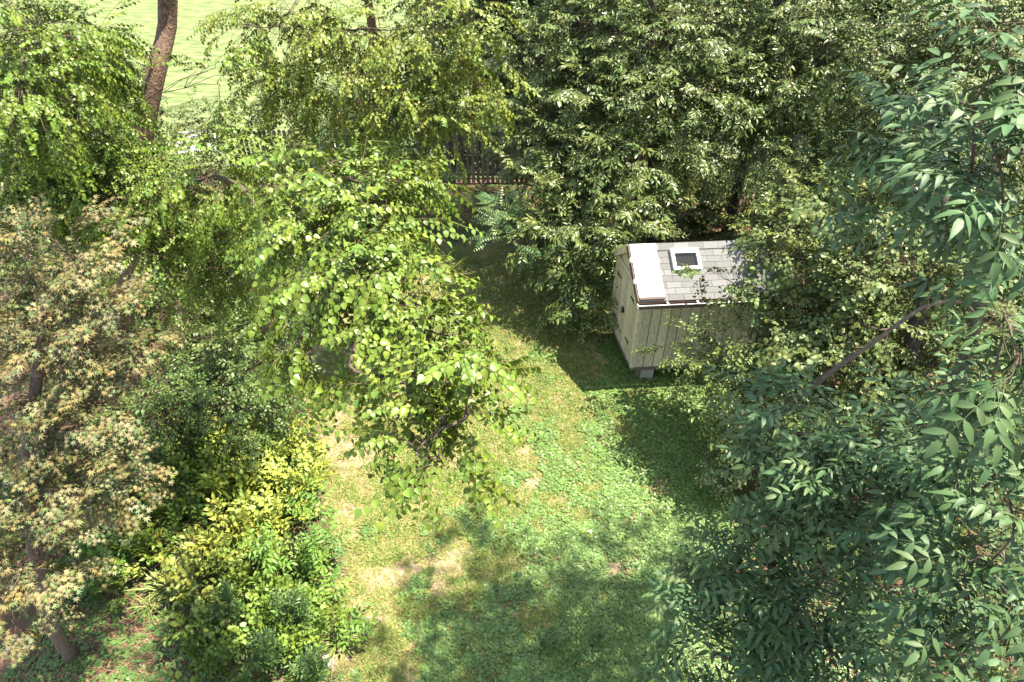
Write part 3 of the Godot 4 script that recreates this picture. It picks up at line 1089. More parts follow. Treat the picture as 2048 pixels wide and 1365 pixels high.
func _ready() -> void:
	rng.seed = 20240611
	noise.seed = 7
	noise.frequency = 0.03
	noise.fractal_octaves = 3
	fine.seed = 19
	fine.frequency = 0.03
	fine.fractal_octaves = 3
	# ---- camera
	var cam := Camera3D.new()
	cam.name = "camera"
	add_child(cam)
	cam.position = eye
	cam.rotation_degrees = Vector3(-40.2, 0, 0)
	cam.fov = 53.13
	cam.near = 0.1
	cam.far = 400.0
	cam.current = true
	# ---- sky, exposure
	var we := WorldEnvironment.new()
	we.name = "world_environment"
	var env := Environment.new()
	env.background_mode = Environment.BG_SKY
	var sm := ProceduralSkyMaterial.new()
	sm.sky_top_color = Color(0.58, 0.63, 0.70)
	sm.sky_horizon_color = Color(0.80, 0.83, 0.85)
	sm.ground_horizon_color = Color(0.62, 0.66, 0.6)
	sm.ground_bottom_color = Color(0.3, 0.33, 0.24)
	sm.sky_curve = 0.15
	sm.energy_multiplier = 0.95
	var sky := Sky.new()
	sky.sky_material = sm
	env.sky = sky
	env.tonemap_mode = Environment.TONE_MAPPER_LINEAR
	env.tonemap_exposure = 3.1
	env.sdfgi_enabled = true
	env.ssao_enabled = true
	env.ssil_enabled = true
	we.environment = env
	add_child(we)
	# ---- sun: high, from the right
	var sun := DirectionalLight3D.new()
	sun.name = "sun"
	sun.light_energy = 1.6
	sun.light_color = Color(1.0, 0.955, 0.87)
	sun.light_angular_distance = 0.5
	sun.shadow_enabled = true
	add_child(sun)
	sun.look_at_from_position(Vector3(0.44, 1.0, -0.06) * 50.0, Vector3.ZERO, Vector3.FORWARD)
	# ---- ground
	make_kinds()
	var gm := StandardMaterial3D.new()
	gm.resource_name = "yard_soil"
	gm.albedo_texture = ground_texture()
	gm.roughness = 0.95
	gm.texture_repeat = false
	structure("ground", sheet(-13, 11, -24, 0, 240, 240, 0.0, Rect2(-13, -24, 24, 24)), gm)
	var fm := surf("far_lawn", ramp_noise(1024, 0.012, [[0.0, Color(0.075, 0.11, 0.035)], [0.4, Color(0.13, 0.175, 0.06)], [0.62, Color(0.17, 0.21, 0.082)], [0.8, Color(0.22, 0.24, 0.11)], [1.0, Color(0.27, 0.265, 0.14)]], 51, 6), Vector3(0.07, 0.07, 0.21), 0.95, noise_normal(512, 0.08, 1.5, 52))
	structure("neighbouring_lawn", sheet(-90, 90, -160, -20.35, 90, 70, 0.06, Rect2(0, 0, 1, 1)), fm)
	var side_m := surf("outer_soil", ramp_noise(512, 0.02, [[0.0, Color(0.06, 0.05, 0.03)], [1.0, Color(0.16, 0.14, 0.08)]], 53), Vector3(0.4, 0.4, 0.4), 0.95)
	structure("outer_ground", sheet(-90, 90, -20.3, 30, 60, 20, -0.12, Rect2(0, 0, 1, 1)), side_m)
	print("ground")
	# ---- bark
	var birch_bark := surf("birch_bark", ramp_noise(512, 0.025, [[0.0, Color(0.05, 0.03, 0.02)], [0.45, Color(0.13, 0.08, 0.055)], [0.7, Color(0.2, 0.13, 0.09)], [1.0, Color(0.34, 0.25, 0.19)]], 61), Vector3(1.2, 0.7, 1.2), 0.9, noise_normal(512, 0.06, 8.0, 62))
	var grey_bark := surf("grey_bark", ramp_noise(512, 0.03, [[0.0, Color(0.025, 0.022, 0.018)], [0.5, Color(0.065, 0.055, 0.045)], [1.0, Color(0.14, 0.12, 0.1)]], 63), Vector3(1.5, 0.5, 1.5), 0.9, noise_normal(512, 0.06, 8.0, 64))
	var red_bark := surf("maple_bark", ramp_noise(512, 0.03, [[0.0, Color(0.07, 0.05, 0.043)], [0.5, Color(0.14, 0.105, 0.09)], [1.0, Color(0.24, 0.195, 0.17)]], 65), Vector3(1.5, 0.6, 1.5), 0.9, noise_normal(512, 0.06, 5.0, 66))
	surf("twig_bark", ramp_noise(256, 0.05, [[0.0, Color(0.055, 0.04, 0.03)], [0.5, Color(0.11, 0.08, 0.06)], [1.0, Color(0.2, 0.16, 0.13)]], 68), Vector3(3, 3, 3), 0.85)
	var green_stem := flat("green_stem", Color(0.12, 0.15, 0.05), 0.6)
	var dry_bark := surf("dry_bark", ramp_noise(256, 0.04, [[0.0, Color(0.25, 0.2, 0.15)], [1.0, Color(0.5, 0.43, 0.34)]], 67), Vector3(3, 3, 3), 0.9)
	var barks := {"birch": birch_bark, "grey": grey_bark, "red": red_bark, "green": green_stem}
	# ---- shed, fence
	build_shed()
	build_fence()
	print("shed")
	# ---- trees and plants
	for t in PLANTS:
		grow(t.name, t.label, t.cat, t.get("group", ""), t.kind, Color(t.tint[0], t.tint[1], t.tint[2]), barks[t.bark], t.trunk, t.clumps, t.get("singles", 0), t.get("size", 1.0), t.get("spread", 0.18))
	print("plants")
	plant_ground()
	print("lawn")
	# ---- small things
	build_bench(Vector3(-10.51, 0.06, -21.6))
	build_stake(Vector3(-5.28, 0, -19.3), 1.77, "thin white stake by the fence, the left one of two")
	build_stake(Vector3(-5.12, 0, -19.3), 1.77, "thin white stake by the fence, the right one of two")
	var stone_m := surf("pale_stone", ramp_noise(256, 0.05, [[0.0, Color(0.3, 0.24, 0.2)], [1.0, Color(0.55, 0.48, 0.42)]], 71), Vector3(4, 4, 4), 0.9)
	build_stone(Vector3(-3.080, 0.000, -5.632), 0.11, "pale stone half hidden under the walnut sapling", stone_m)
	build_stone(Vector3(-2.763, 0.000, -4.677), 0.13, "pinkish stone beside the strap-leaved tuft, the larger", stone_m)
	build_stone(Vector3(-2.895, 0.000, -4.767), 0.09, "small pinkish stone behind the larger one", stone_m)
	build_stone(Vector3(-2.278, 0.000, -5.381), 0.05, "grey pebble on the worn lawn edge", stone_m)
	build_stone(Vector3(1.370, 0.000, -6.986), 0.05, "small pale stone alone out on the lawn", stone_m)
	build_strap(Vector3(-5.518, 0.000, -6.491), 70, 1.00, Color(0.2, 0.26, 0.07), "pale strap-leaved clump in the middle of the bed")
	build_strap(Vector3(-5.628, 0.000, -5.893), 60, 0.90, Color(0.2, 0.25, 0.07), "pale strap-leaved clump leaning over the mulch")
	build_strap(Vector3(-2.673, 0.000, -4.981), 44, 0.95, Color(0.13, 0.2, 0.04), "dark green strap-leaved tuft at the lawn edge")
	build_strap(Vector3(-5.791, 0.000, -5.590), 30, 0.70, Color(0.22, 0.25, 0.09), "thin strap-leaved clump nearest the mulch")
	build_stick([Vector3(-4.053, 0.030, -9.678), Vector3(-3.865, 0.030, -9.763), Vector3(-3.681, 0.030, -9.877)], 0.014, "short pale stick at the lawn edge by the bare soil")
	build_stick([Vector3(-6.855, 0.030, -6.163), Vector3(-6.625, 0.030, -6.302), Vector3(-6.426, 0.030, -6.368)], 0.012, "thin stick lying on the mulch under the seedlings")
	build_stick([Vector3(-1.388, 0.030, -20.829), Vector3(-1.120, 0.030, -20.296), Vector3(-0.944, 0.030, -19.884)], 0.030, "fallen branch at the foot of the fence")

const PLANTS := [
	{"name": "river_birch", "label": "river birch with peeling brown trunk, its leafy boughs drooping over the lawn", "cat": "tree", "kind": "birch", "tint": [0.13, 0.21, 0.027], "bark": "birch", "trunk": [[-8.054, -0.05, -9.539, 0.15], [-7.049, 2.522, -9.662, 0.145], [-5.816, 5.549, -9.863, 0.14], [-5.231, 6.825, -10.156, 0.135], [-4.947, 7.717, -10.648, 0.125], [-4.2, 10.2, -9.9, 0.11], [-3.6, 12.0, -9.6, 0.08], [-3.0, 14.0, -9.2, 0.04]], "clumps": [[-5.23, 8.1, -7.83, 0.65, 0.49, 0.52, 67], [-5.23, 7.52, -7.34, 0.6, 0.49, 0.49, 60], [-5.26, 7.57, -8.69, 0.55, 0.49, 0.49, 56], [-5.51, 6.83, -8.33, 0.57, 0.44, 0.45, 52], [-6.07, 6.4, -7.96, 0.76, 0.44, 0.6, 81], [-5.31, 6.16, -8.02, 0.77, 0.39, 0.62, 80], [-5.89, 5.91, -7.81, 0.71, 0.23, 0.57, 31], [-4.37, 6.11, -7.72, 0.57, 0.38, 0.45, 48], [-3.48, 6.62, -7.37, 0.53, 0.35, 0.42, 42], [-4.16, 5.35, -8.12, 0.62, 0.34, 0.5, 53], [-4.54, 5.42, -7.4, 0.58, 0.32, 0.46, 26], [-3.4, 5.46, -7.95, 0.54, 0.4, 0.43, 46], [-3.4, 4.88, -7.72, 0.34, 0.28, 0.28, 11], [-4.04, 4.76, -7.89, 0.49, 0.35, 0.39, 21], [-1.8, 7.54, -5.26, 0.38, 0.25, 0.31, 30], [-1.28, 7.79, -4.95, 0.36, 0.2, 0.28, 24], [-1.01, 7.81, -4.7, 0.3, 0.19, 0.24, 18], [-1.57, 7.51, -4.58, 0.35, 0.23, 0.28, 25], [-1.08, 7.7, -4.35, 0.33, 0.22, 0.26, 22], [-0.95, 7.72, -4.37, 0.22, 0.18, 0.18, 11], [-1.18, 7.59, -3.86, 0.28, 0.17, 0.22, 15], [-0.87, 7.65, -3.78, 0.27, 0.17, 0.22, 14], [-0.63, 7.6, -3.54, 0.2, 0.15, 0.16, 8], [-0.42, 7.66, -3.4, 0.13, 0.09, 0.1, 4], [-1.55, 7.42, -4.11, 0.18, 0.15, 0.15, 4], [-2.33, 6.46, -5.92, 0.26, 0.26, 0.26, 14], [-1.36, 7.41, -3.58, 0.17, 0.17, 0.17, 5], [-0.95, 7.54, -3.43, 0.19, 0.16, 0.16, 7], [-0.6, 7.57, -3.19, 0.18, 0.15, 0.15, 6], [-0.34, 7.66, -3.14, 0.12, 0.12, 0.12, 4], [-0.76, 7.48, -2.98, 0.15, 0.15, 0.15, 4], [-1.0, 7.48, -3.11, 0.15, 0.12, 0.12, 3], [-1.33, 7.3, -3.36, 0.13, 0.13, 0.13, 3], [-0.51, 7.52, -2.89, 0.18, 0.12, 0.14, 5], [-0.27, 7.58, -2.87, 0.1, 0.14, 0.14, 4], [-0.65, 7.4, -2.72, 0.13, 0.13, 0.13, 4], [-0.41, 7.4, -2.65, 0.13, 0.13, 0.13, 4], [-0.55, 7.3, -2.57, 0.14, 0.09, 0.11, 3], [-0.26, 7.42, -2.74, 0.07, 0.12, 0.12, 3], [-0.41, 7.26, -2.54, 0.11, 0.07, 0.09, 3], [-3.59, 7.29, -8.45, 0.37, 0.43, 0.43, 7]], "singles": 300, "size": 0.8},
	{"name": "river_birch", "label": "second birch behind the drooping bough, hanging yellow-green branches at top centre", "cat": "tree", "kind": "birch_far", "tint": [0.16, 0.22, 0.03], "bark": "birch", "trunk": [[-5.455, -0.05, -21.383, 0.12], [-3.897, 3.729, -17.359, 0.11], [-3.373, 5.397, -17.46, 0.1], [-3.2, 9.0, -15.2, 0.08], [-3.0, 12.0, -15.0, 0.04]], "clumps": [[-5.1, 6.57, -13.6, 0.47, 0.56, 0.56, 10], [-5.22, 5.5, -13.75, 0.5, 0.5, 0.5, 7], [-4.25, 6.66, -13.29, 0.73, 0.73, 0.73, 38], [-3.29, 6.73, -12.7, 0.7, 0.7, 0.7, 32], [-2.22, 6.88, -12.17, 0.76, 0.67, 0.67, 34], [-1.27, 7.01, -12.01, 0.66, 0.66, 0.66, 29], [-0.53, 7.1, -11.96, 0.49, 0.57, 0.57, 19], [-3.85, 5.71, -13.14, 0.76, 0.57, 0.61, 30], [-2.67, 6.0, -12.07, 0.7, 0.62, 0.62, 28], [-1.65, 6.2, -11.73, 0.68, 0.59, 0.59, 27], [-0.79, 6.34, -11.58, 0.5, 0.58, 0.58, 19], [-4.59, 5.46, -13.58, 0.59, 0.49, 0.49, 18], [-3.09, 4.91, -12.47, 0.67, 0.48, 0.53, 20], [-1.97, 5.39, -11.56, 0.62, 0.53, 0.53, 21], [-1.15, 5.58, -11.33, 0.51, 0.51, 0.51, 17], [-1.71, 5.06, -11.28, 0.44, 0.31, 0.35, 9], [-0.32, 6.56, -11.64, 0.21, 0.5, 0.5, 6]], "singles": 60},
	{"name": "japanese_maple", "label": "tall Japanese maple with layered bronze and olive star-shaped leaves", "cat": "tree", "kind": "japanese_maple", "tint": [0.18, 0.165, 0.075], "bark": "red", "trunk": [[-6.686, -0.05, -4.812, 0.1], [-6.329, 1.422, -4.674, 0.095], [-6.15, 2.564, -4.984, 0.09], [-5.791, 4.009, -5.42, 0.08], [-5.492, 4.947, -5.819, 0.065], [-5.2, 5.745, -6.101, 0.04]], "clumps": [[-4.9, 6.32, -6.33, 0.49, 0.19, 0.39, 15], [-5.23, 6.03, -6.08, 0.49, 0.27, 0.39, 13], [-4.81, 5.92, -6.25, 0.39, 0.22, 0.31, 8], [-4.77, 5.54, -6.19, 0.34, 0.17, 0.27, 6], [-5.2, 5.58, -5.96, 0.5, 0.22, 0.4, 13], [-4.94, 5.17, -6.01, 0.58, 0.17, 0.46, 15], [-4.59, 5.06, -6.31, 0.36, 0.16, 0.29, 6], [-5.17, 5.01, -5.75, 0.51, 0.2, 0.41, 13], [-5.23, 5.45, -5.59, 0.33, 0.27, 0.27, 7], [-5.06, 4.61, -5.67, 0.47, 0.23, 0.38, 12], [-5.37, 4.72, -5.24, 0.45, 0.22, 0.36, 10], [-5.25, 4.1, -5.5, 0.48, 0.18, 0.38, 11], [-5.51, 4.1, -4.97, 0.51, 0.26, 0.41, 14], [-5.13, 3.75, -5.33, 0.55, 0.19, 0.44, 14], [-4.82, 3.54, -5.42, 0.31, 0.16, 0.25, 4], [-5.3, 3.67, -4.87, 0.64, 0.21, 0.52, 19], [-5.57, 3.62, -4.57, 0.4, 0.26, 0.32, 9], [-5.62, 3.23, -4.23, 0.46, 0.26, 0.37, 11], [-5.61, 3.05, -4.61, 0.36, 0.24, 0.29, 8], [-5.74, 2.88, -3.94, 0.29, 0.23, 0.23, 5]], "singles": 300, "spread": 0.3},
	{"name": "ash_tree", "label": "large ash tree close by on the right with dark blue-green feathery leaves", "cat": "tree", "kind": "ash", "tint": [0.062, 0.125, 0.046], "bark": "grey", "trunk": [[5.36, -0.05, -5.02, 0.11], [4.965, 2.037, -5.324, 0.1], [5.392, 3.82, -5.915, 0.09], [5.398, 5.148, -6.12, 0.085], [5.345, 6.279, -6.291, 0.08], [5.9, 8.2, -5.4, 0.075], [6.0, 10.5, -5.3, 0.065], [6.1, 13.0, -5.2, 0.05]], "clumps": [[2.38, 9.19, -3.38, 0.13, 0.17, 0.17, 6], [2.37, 8.97, -3.46, 0.13, 0.15, 0.15, 4], [2.41, 8.83, -3.21, 0.15, 0.15, 0.15, 4], [2.55, 8.45, -3.41, 0.17, 0.14, 0.14, 6], [2.38, 8.65, -2.93, 0.1, 0.12, 0.12, 4], [2.79, 8.3, -4.72, 0.22, 0.14, 0.17, 6], [2.83, 8.15, -4.47, 0.21, 0.14, 0.17, 6], [2.7, 7.92, -4.53, 0.15, 0.15, 0.15, 3], [2.7, 8.49, -3.97, 0.15, 0.15, 0.15, 4], [2.67, 8.0, -2.9, 0.08, 0.11, 0.11, 3], [2.51, 8.02, -2.52, 0.1, 0.15, 0.15, 4], [2.83, 7.41, -2.8, 0.18, 0.12, 0.14, 4], [2.96, 7.15, -2.71, 0.18, 0.15, 0.15, 6], [2.42, 5.64, -4.44, 0.23, 0.19, 0.19, 7], [2.53, 5.76, -4.02, 0.26, 0.18, 0.21, 10], [2.78, 5.96, -3.79, 0.29, 0.17, 0.23, 12], [3.09, 6.08, -3.64, 0.24, 0.16, 0.19, 7], [2.24, 5.74, -3.61, 0.25, 0.17, 0.2, 9], [2.52, 5.9, -3.48, 0.24, 0.16, 0.19, 9], [2.86, 6.06, -3.35, 0.27, 0.16, 0.22, 10], [3.06, 6.32, -3.19, 0.22, 0.15, 0.18, 7], [3.12, 6.57, -2.87, 0.2, 0.17, 0.17, 7], [2.49, 5.48, -3.39, 0.25, 0.17, 0.2, 7], [2.77, 5.5, -3.28, 0.21, 0.16, 0.16, 6], [2.16, 4.99, -3.63, 0.23, 0.18, 0.18, 6], [2.03, 4.71, -3.39, 0.23, 0.18, 0.18, 6], [2.31, 4.92, -3.31, 0.26, 0.18, 0.21, 10], [1.84, 4.5, -3.22, 0.18, 0.18, 0.18, 4], [2.09, 4.59, -3.03, 0.26, 0.22, 0.22, 12], [2.49, 4.62, -3.06, 0.26, 0.22, 0.22, 12], [1.78, 4.32, -2.8, 0.26, 0.18, 0.21, 9], [2.14, 4.35, -2.7, 0.26, 0.17, 0.21, 10], [2.49, 4.49, -2.68, 0.25, 0.17, 0.2, 10], [2.83, 4.45, -2.65, 0.21, 0.17, 0.17, 7], [2.66, 5.04, -3.15, 0.21, 0.17, 0.17, 6], [3.02, 4.66, -2.56, 0.21, 0.16, 0.16, 6], [2.82, 6.33, -2.27, 0.19, 0.16, 0.16, 6], [2.8, 6.72, -2.21, 0.18, 0.15, 0.15, 6], [2.98, 6.11, -2.22, 0.19, 0.13, 0.15, 4], [3.07, 5.28, -2.83, 0.24, 0.16, 0.19, 4], [3.07, 5.06, -2.38, 0.27, 0.15, 0.21, 6], [2.98, 5.84, -1.99, 0.19, 0.13, 0.15, 4], [2.92, 6.34, -1.89, 0.15, 0.15, 0.15, 4], [2.87, 6.96, -2.28, 0.11, 0.14, 0.14, 4], [3.1, 6.02, -2.93, 0.18, 0.15, 0.15, 3], [5.2, 11.0, -6.2, 1.2, 0.9, 1.2, 55], [4.0, 10.9, -6.9, 1.0, 0.7, 1.0, 32], [4.6, 11.8, -5.2, 1.2, 0.9, 1.2, 55], [6.2, 12.4, -5.4, 1.3, 1.0, 1.4, 68], [3.6, 11.3, -5.6, 0.9, 0.7, 0.9, 23], [5.2, 10.6, -4.2, 1.1, 0.9, 1.0, 45], [6.9, 10.6, -6.8, 1.2, 1.0, 1.2, 57]], "singles": 300},
	{"name": "redbud_tree", "label": "round-leaved redbud reaching its branches over the shed roof", "cat": "tree", "kind": "redbud", "tint": [0.095, 0.145, 0.038], "bark": "grey", "trunk": [[8.032, -0.05, -10.036, 0.13], [6.722, 2.504, -8.599, 0.12], [6.695, 3.463, -8.886, 0.115], [6.632, 4.486, -9.096, 0.1], [6.535, 5.395, -9.34, 0.07]], "clumps": [[3.55, 3.29, -10.31, 0.23, 0.11, 0.18, 2], [3.85, 3.26, -10.03, 0.27, 0.13, 0.21, 2], [4.1, 3.24, -9.75, 0.31, 0.16, 0.25, 2], [4.62, 3.65, -10.09, 0.35, 0.31, 0.31, 8], [4.63, 3.29, -9.53, 0.52, 0.35, 0.41, 19], [4.89, 4.0, -9.86, 0.51, 0.42, 0.42, 21], [5.23, 3.66, -9.31, 0.5, 0.42, 0.42, 20], [4.43, 3.02, -9.04, 0.42, 0.34, 0.34, 11], [4.93, 3.15, -8.75, 0.58, 0.33, 0.46, 22], [5.45, 3.46, -8.62, 0.48, 0.4, 0.4, 18], [5.51, 4.19, -8.98, 0.47, 0.4, 0.4, 18], [5.38, 2.77, -8.3, 0.57, 0.33, 0.46, 21], [4.73, 2.64, -8.45, 0.5, 0.33, 0.4, 17], [5.87, 4.66, -9.11, 0.47, 0.39, 0.39, 17], [5.35, 4.79, -9.49, 0.47, 0.4, 0.4, 18], [6.05, 3.77, -12.02, 0.49, 0.39, 0.39, 15], [5.82, 3.47, -8.36, 0.4, 0.4, 0.4, 11], [6.54, 4.2, -12.65, 0.6, 0.5, 0.5, 21], [7.03, 4.82, -12.91, 0.59, 0.49, 0.49, 20], [6.73, 4.81, -13.43, 0.51, 0.51, 0.51, 16], [6.8, 4.18, -8.71, 0.39, 0.47, 0.47, 15], [7.27, 4.72, -9.16, 0.39, 0.47, 0.47, 15]], "singles": 120},
	{"name": "cherry_tree", "label": "young cherry with drooping shiny sprays in front of the shed wall", "cat": "tree", "kind": "cherry", "tint": [0.105, 0.16, 0.034], "bark": "grey", "trunk": [[5.666, -0.05, -8.874, 0.06], [4.934, 1.703, -8.315, 0.05], [4.644, 2.703, -8.505, 0.035]], "clumps": [[3.1, 2.04, -9.52, 0.37, 0.15, 0.3, 3], [3.51, 2.21, -9.4, 0.36, 0.18, 0.29, 5], [3.24, 2.26, -9.7, 0.23, 0.11, 0.18, 2], [3.63, 2.1, -9.04, 0.45, 0.22, 0.36, 14], [3.47, 2.38, -9.81, 0.18, 0.09, 0.15, 2], [4.1, 2.5, -9.12, 0.4, 0.31, 0.32, 10], [4.11, 2.17, -8.58, 0.43, 0.3, 0.35, 15], [3.54, 1.69, -8.7, 0.36, 0.22, 0.29, 7], [4.56, 2.05, -8.22, 0.51, 0.34, 0.41, 20], [3.98, 1.57, -8.2, 0.44, 0.31, 0.35, 15], [5.14, 2.19, -8.07, 0.5, 0.42, 0.42, 22], [4.68, 1.67, -7.76, 0.51, 0.25, 0.4, 16], [4.63, 2.63, -8.97, 0.52, 0.26, 0.41, 16]], "singles": 200},
	{"name": "cherry_tree", "label": "bright yellow-green cherry standing behind the right end of the shed", "cat": "tree", "kind": "chestnut", "tint": [0.15, 0.2, 0.045], "bark": "grey", "trunk": [[6.0, -0.05, -13.8, 0.1], [5.9, 2.0, -13.6, 0.09], [5.9, 4.5, -13.4, 0.06]], "clumps": [[5.65, 3.54, -11.83, 0.69, 0.49, 0.55, 37], [6.34, 3.72, -11.72, 0.58, 0.48, 0.48, 29], [6.14, 3.9, -12.4, 0.6, 0.4, 0.48, 27], [5.34, 3.14, -11.75, 0.5, 0.3, 0.4, 14], [6.82, 3.67, -11.42, 0.48, 0.48, 0.48, 23], [5.7, 3.87, -12.89, 0.41, 0.31, 0.33, 8], [6.63, 3.24, -11.05, 0.57, 0.57, 0.57, 34]], "size": 0.8},
	{"name": "chestnut_tree", "label": "dark narrow-leaved chestnut tree sweeping down beside the shed", "cat": "tree", "kind": "chestnut", "tint": [0.105, 0.155, 0.042], "bark": "grey", "trunk": [[4.055, -0.05, -16.637, 0.2], [3.688, 1.919, -15.96, 0.18], [3.52, 3.522, -16.268, 0.16], [3.195, 5.252, -16.42, 0.12], [3.0, 9.5, -16.6, 0.06]], "clumps": [[0.68, 4.94, -17.07, 1.09, 0.85, 0.87, 66], [1.83, 5.55, -16.93, 1.05, 0.82, 0.84, 62], [3.04, 5.49, -16.36, 1.03, 0.8, 0.82, 59], [4.13, 5.72, -16.3, 0.9, 0.79, 0.79, 50], [0.82, 3.73, -16.7, 1.0, 0.75, 0.8, 54], [1.95, 4.47, -16.02, 1.05, 0.7, 0.84, 58], [3.11, 4.6, -15.35, 1.02, 0.68, 0.81, 53], [4.19, 4.76, -15.22, 0.89, 0.67, 0.71, 44], [0.46, 2.89, -16.52, 0.76, 0.51, 0.61, 25], [1.51, 3.32, -15.57, 1.08, 0.6, 0.87, 56], [2.7, 3.57, -14.74, 1.03, 0.57, 0.82, 51], [3.95, 3.66, -14.81, 0.8, 0.46, 0.64, 31], [1.48, 2.59, -14.43, 1.05, 0.59, 0.84, 53], [2.47, 2.7, -14.0, 0.91, 0.46, 0.73, 38], [0.81, 2.49, -15.39, 0.86, 0.49, 0.69, 36], [3.59, 2.59, -14.43, 0.59, 0.47, 0.47, 12], [1.23, 1.98, -13.66, 0.93, 0.41, 0.74, 38], [2.18, 2.42, -13.24, 0.67, 0.33, 0.53, 21], [1.78, 1.47, -12.97, 0.69, 0.57, 0.57, 28], [1.21, 1.21, -12.75, 0.57, 0.46, 0.46, 18], [1.76, 1.07, -12.36, 0.56, 0.34, 0.45, 16], [1.96, 2.04, -12.92, 0.45, 0.45, 0.45, 11], [0.66, 1.68, -13.92, 0.59, 0.47, 0.47, 15], [2.98, 1.93, -13.74, 0.58, 0.26, 0.47, 11], [1.4, 7.4, -19.2, 1.3, 0.9, 1.2, 97], [2.8, 9.0, -18.6, 1.3, 0.9, 1.2, 97]]},
	{"name": "chestnut_tree", "label": "sunlit narrow-leaved chestnut tree at top right of the shed", "cat": "tree", "kind": "chestnut", "tint": [0.105, 0.155, 0.042], "bark": "grey", "trunk": [[6.2, -0.05, -17.0, 0.16], [6.1, 3.0, -16.8, 0.14], [5.9, 7.0, -16.4, 0.1], [5.8, 10.0, -16.0, 0.05]], "clumps": [[5.35, 5.55, -16.93, 0.94, 0.82, 0.82, 53], [6.24, 5.75, -16.58, 0.91, 0.8, 0.8, 50], [6.88, 5.59, -15.66, 0.77, 0.77, 0.77, 41], [5.51, 4.81, -16.05, 0.93, 0.69, 0.74, 46], [6.3, 4.93, -15.37, 0.78, 0.67, 0.67, 36], [5.78, 4.09, -15.18, 0.8, 0.57, 0.64, 33], [6.41, 4.0, -14.57, 0.67, 0.56, 0.56, 25], [5.28, 4.19, -15.52, 0.58, 0.46, 0.46, 15], [5.9, 3.48, -14.66, 0.69, 0.34, 0.55, 16], [6.99, 4.67, -14.88, 0.66, 0.66, 0.66, 30], [7.87, 5.84, -15.87, 0.77, 0.66, 0.66, 35]]},
	{"name": "broadleaf_tree", "label": "dull green broad-leaved tree filling the far right behind the ash", "cat": "tree", "kind": "plain", "tint": [0.085, 0.13, 0.03], "bark": "grey", "trunk": [[11.5, -0.05, -13.5, 0.18], [11.3, 4.0, -13.3, 0.15], [11.0, 8.0, -13.0, 0.09]], "clumps": [[7.01, 5.86, -13.26, 0.76, 0.67, 0.67, 39], [7.62, 6.42, -13.21, 0.74, 0.65, 0.65, 36], [8.14, 6.73, -12.7, 0.7, 0.62, 0.62, 33], [8.76, 6.73, -12.7, 0.53, 0.7, 0.7, 28], [7.5, 5.78, -12.42, 0.64, 0.55, 0.55, 26], [7.96, 5.79, -11.9, 0.7, 0.62, 0.62, 33], [7.2, 4.33, -11.97, 0.57, 0.57, 0.57, 25], [7.84, 3.78, -11.24, 0.66, 0.56, 0.56, 28], [8.41, 4.4, -11.24, 0.73, 0.64, 0.64, 35], [8.84, 5.12, -11.34, 0.44, 0.7, 0.7, 23], [8.14, 3.51, -9.97, 0.62, 0.53, 0.53, 25], [8.84, 3.78, -10.2, 0.44, 0.62, 0.62, 21], [7.65, 2.85, -9.68, 0.54, 0.54, 0.54, 19], [7.16, 3.03, -10.35, 0.46, 0.46, 0.46, 14], [8.29, 3.02, -9.04, 0.51, 0.51, 0.51, 20]]},
	{"name": "broadleaf_shrub", "label": "tangled broad-leaved shrub at the foot of the ash", "cat": "shrub", "kind": "plain", "tint": [0.085, 0.13, 0.03], "bark": "grey", "trunk": [[8.045, -0.05, -9.134, 0.04], [6.85, 2.05, -8.216, 0.03]], "clumps": [[6.15, 2.45, -8.29, 0.5, 0.33, 0.4, 18], [6.7, 2.71, -8.25, 0.49, 0.41, 0.41, 20], [7.09, 2.86, -7.85, 0.47, 0.4, 0.4, 18], [7.36, 3.14, -7.56, 0.46, 0.46, 0.46, 20], [5.48, 2.19, -8.07, 0.5, 0.25, 0.4, 15], [6.2, 2.08, -7.72, 0.57, 0.25, 0.46, 18], [6.85, 2.26, -7.34, 0.55, 0.32, 0.44, 21], [7.0, 2.63, -6.61, 0.44, 0.37, 0.37, 16], [6.93, 2.4, -5.89, 0.35, 0.42, 0.42, 14]], "size": 0.85, "group": "shrubs under the right-hand trees"},
	{"name": "broadleaf_shrub", "label": "small pale-leaved shrub at the lawn edge below the cherry", "cat": "shrub", "kind": "redbud", "tint": [0.12, 0.165, 0.06], "bark": "grey", "trunk": [[4.391, -0.05, -8.137, 0.025], [4.165, 0.804, -7.948, 0.02]], "clumps": [[3.81, 0.67, -7.83, 0.27, 0.27, 0.27, 11], [4.1, 1.03, -7.87, 0.31, 0.22, 0.25, 11], [3.78, 0.3, -7.79, 0.18, 0.18, 0.18, 5], [4.41, 0.9, -7.64, 0.35, 0.26, 0.28, 14]], "size": 0.7, "group": "shrubs under the right-hand trees"},
	{"name": "broadleaf_shrub", "label": "dark low shrub in deep shade under the ash boughs", "cat": "shrub", "kind": "plain", "tint": [0.085, 0.13, 0.03], "bark": "grey", "trunk": [[6.945, -0.05, -5.464, 0.03], [6.546, 0.82, -5.343, 0.02]], "clumps": [[6.17, 0.88, -5.39, 0.6, 0.37, 0.48, 17], [6.72, 1.36, -5.27, 0.57, 0.43, 0.46, 17], [5.55, 1.07, -5.69, 0.38, 0.3, 0.3, 6], [6.65, 1.23, -4.38, 0.4, 0.4, 0.4, 11], [4.74, 0.78, -5.7, 0.38, 0.23, 0.31, 3]], "size": 0.9, "group": "shrubs under the right-hand trees"},
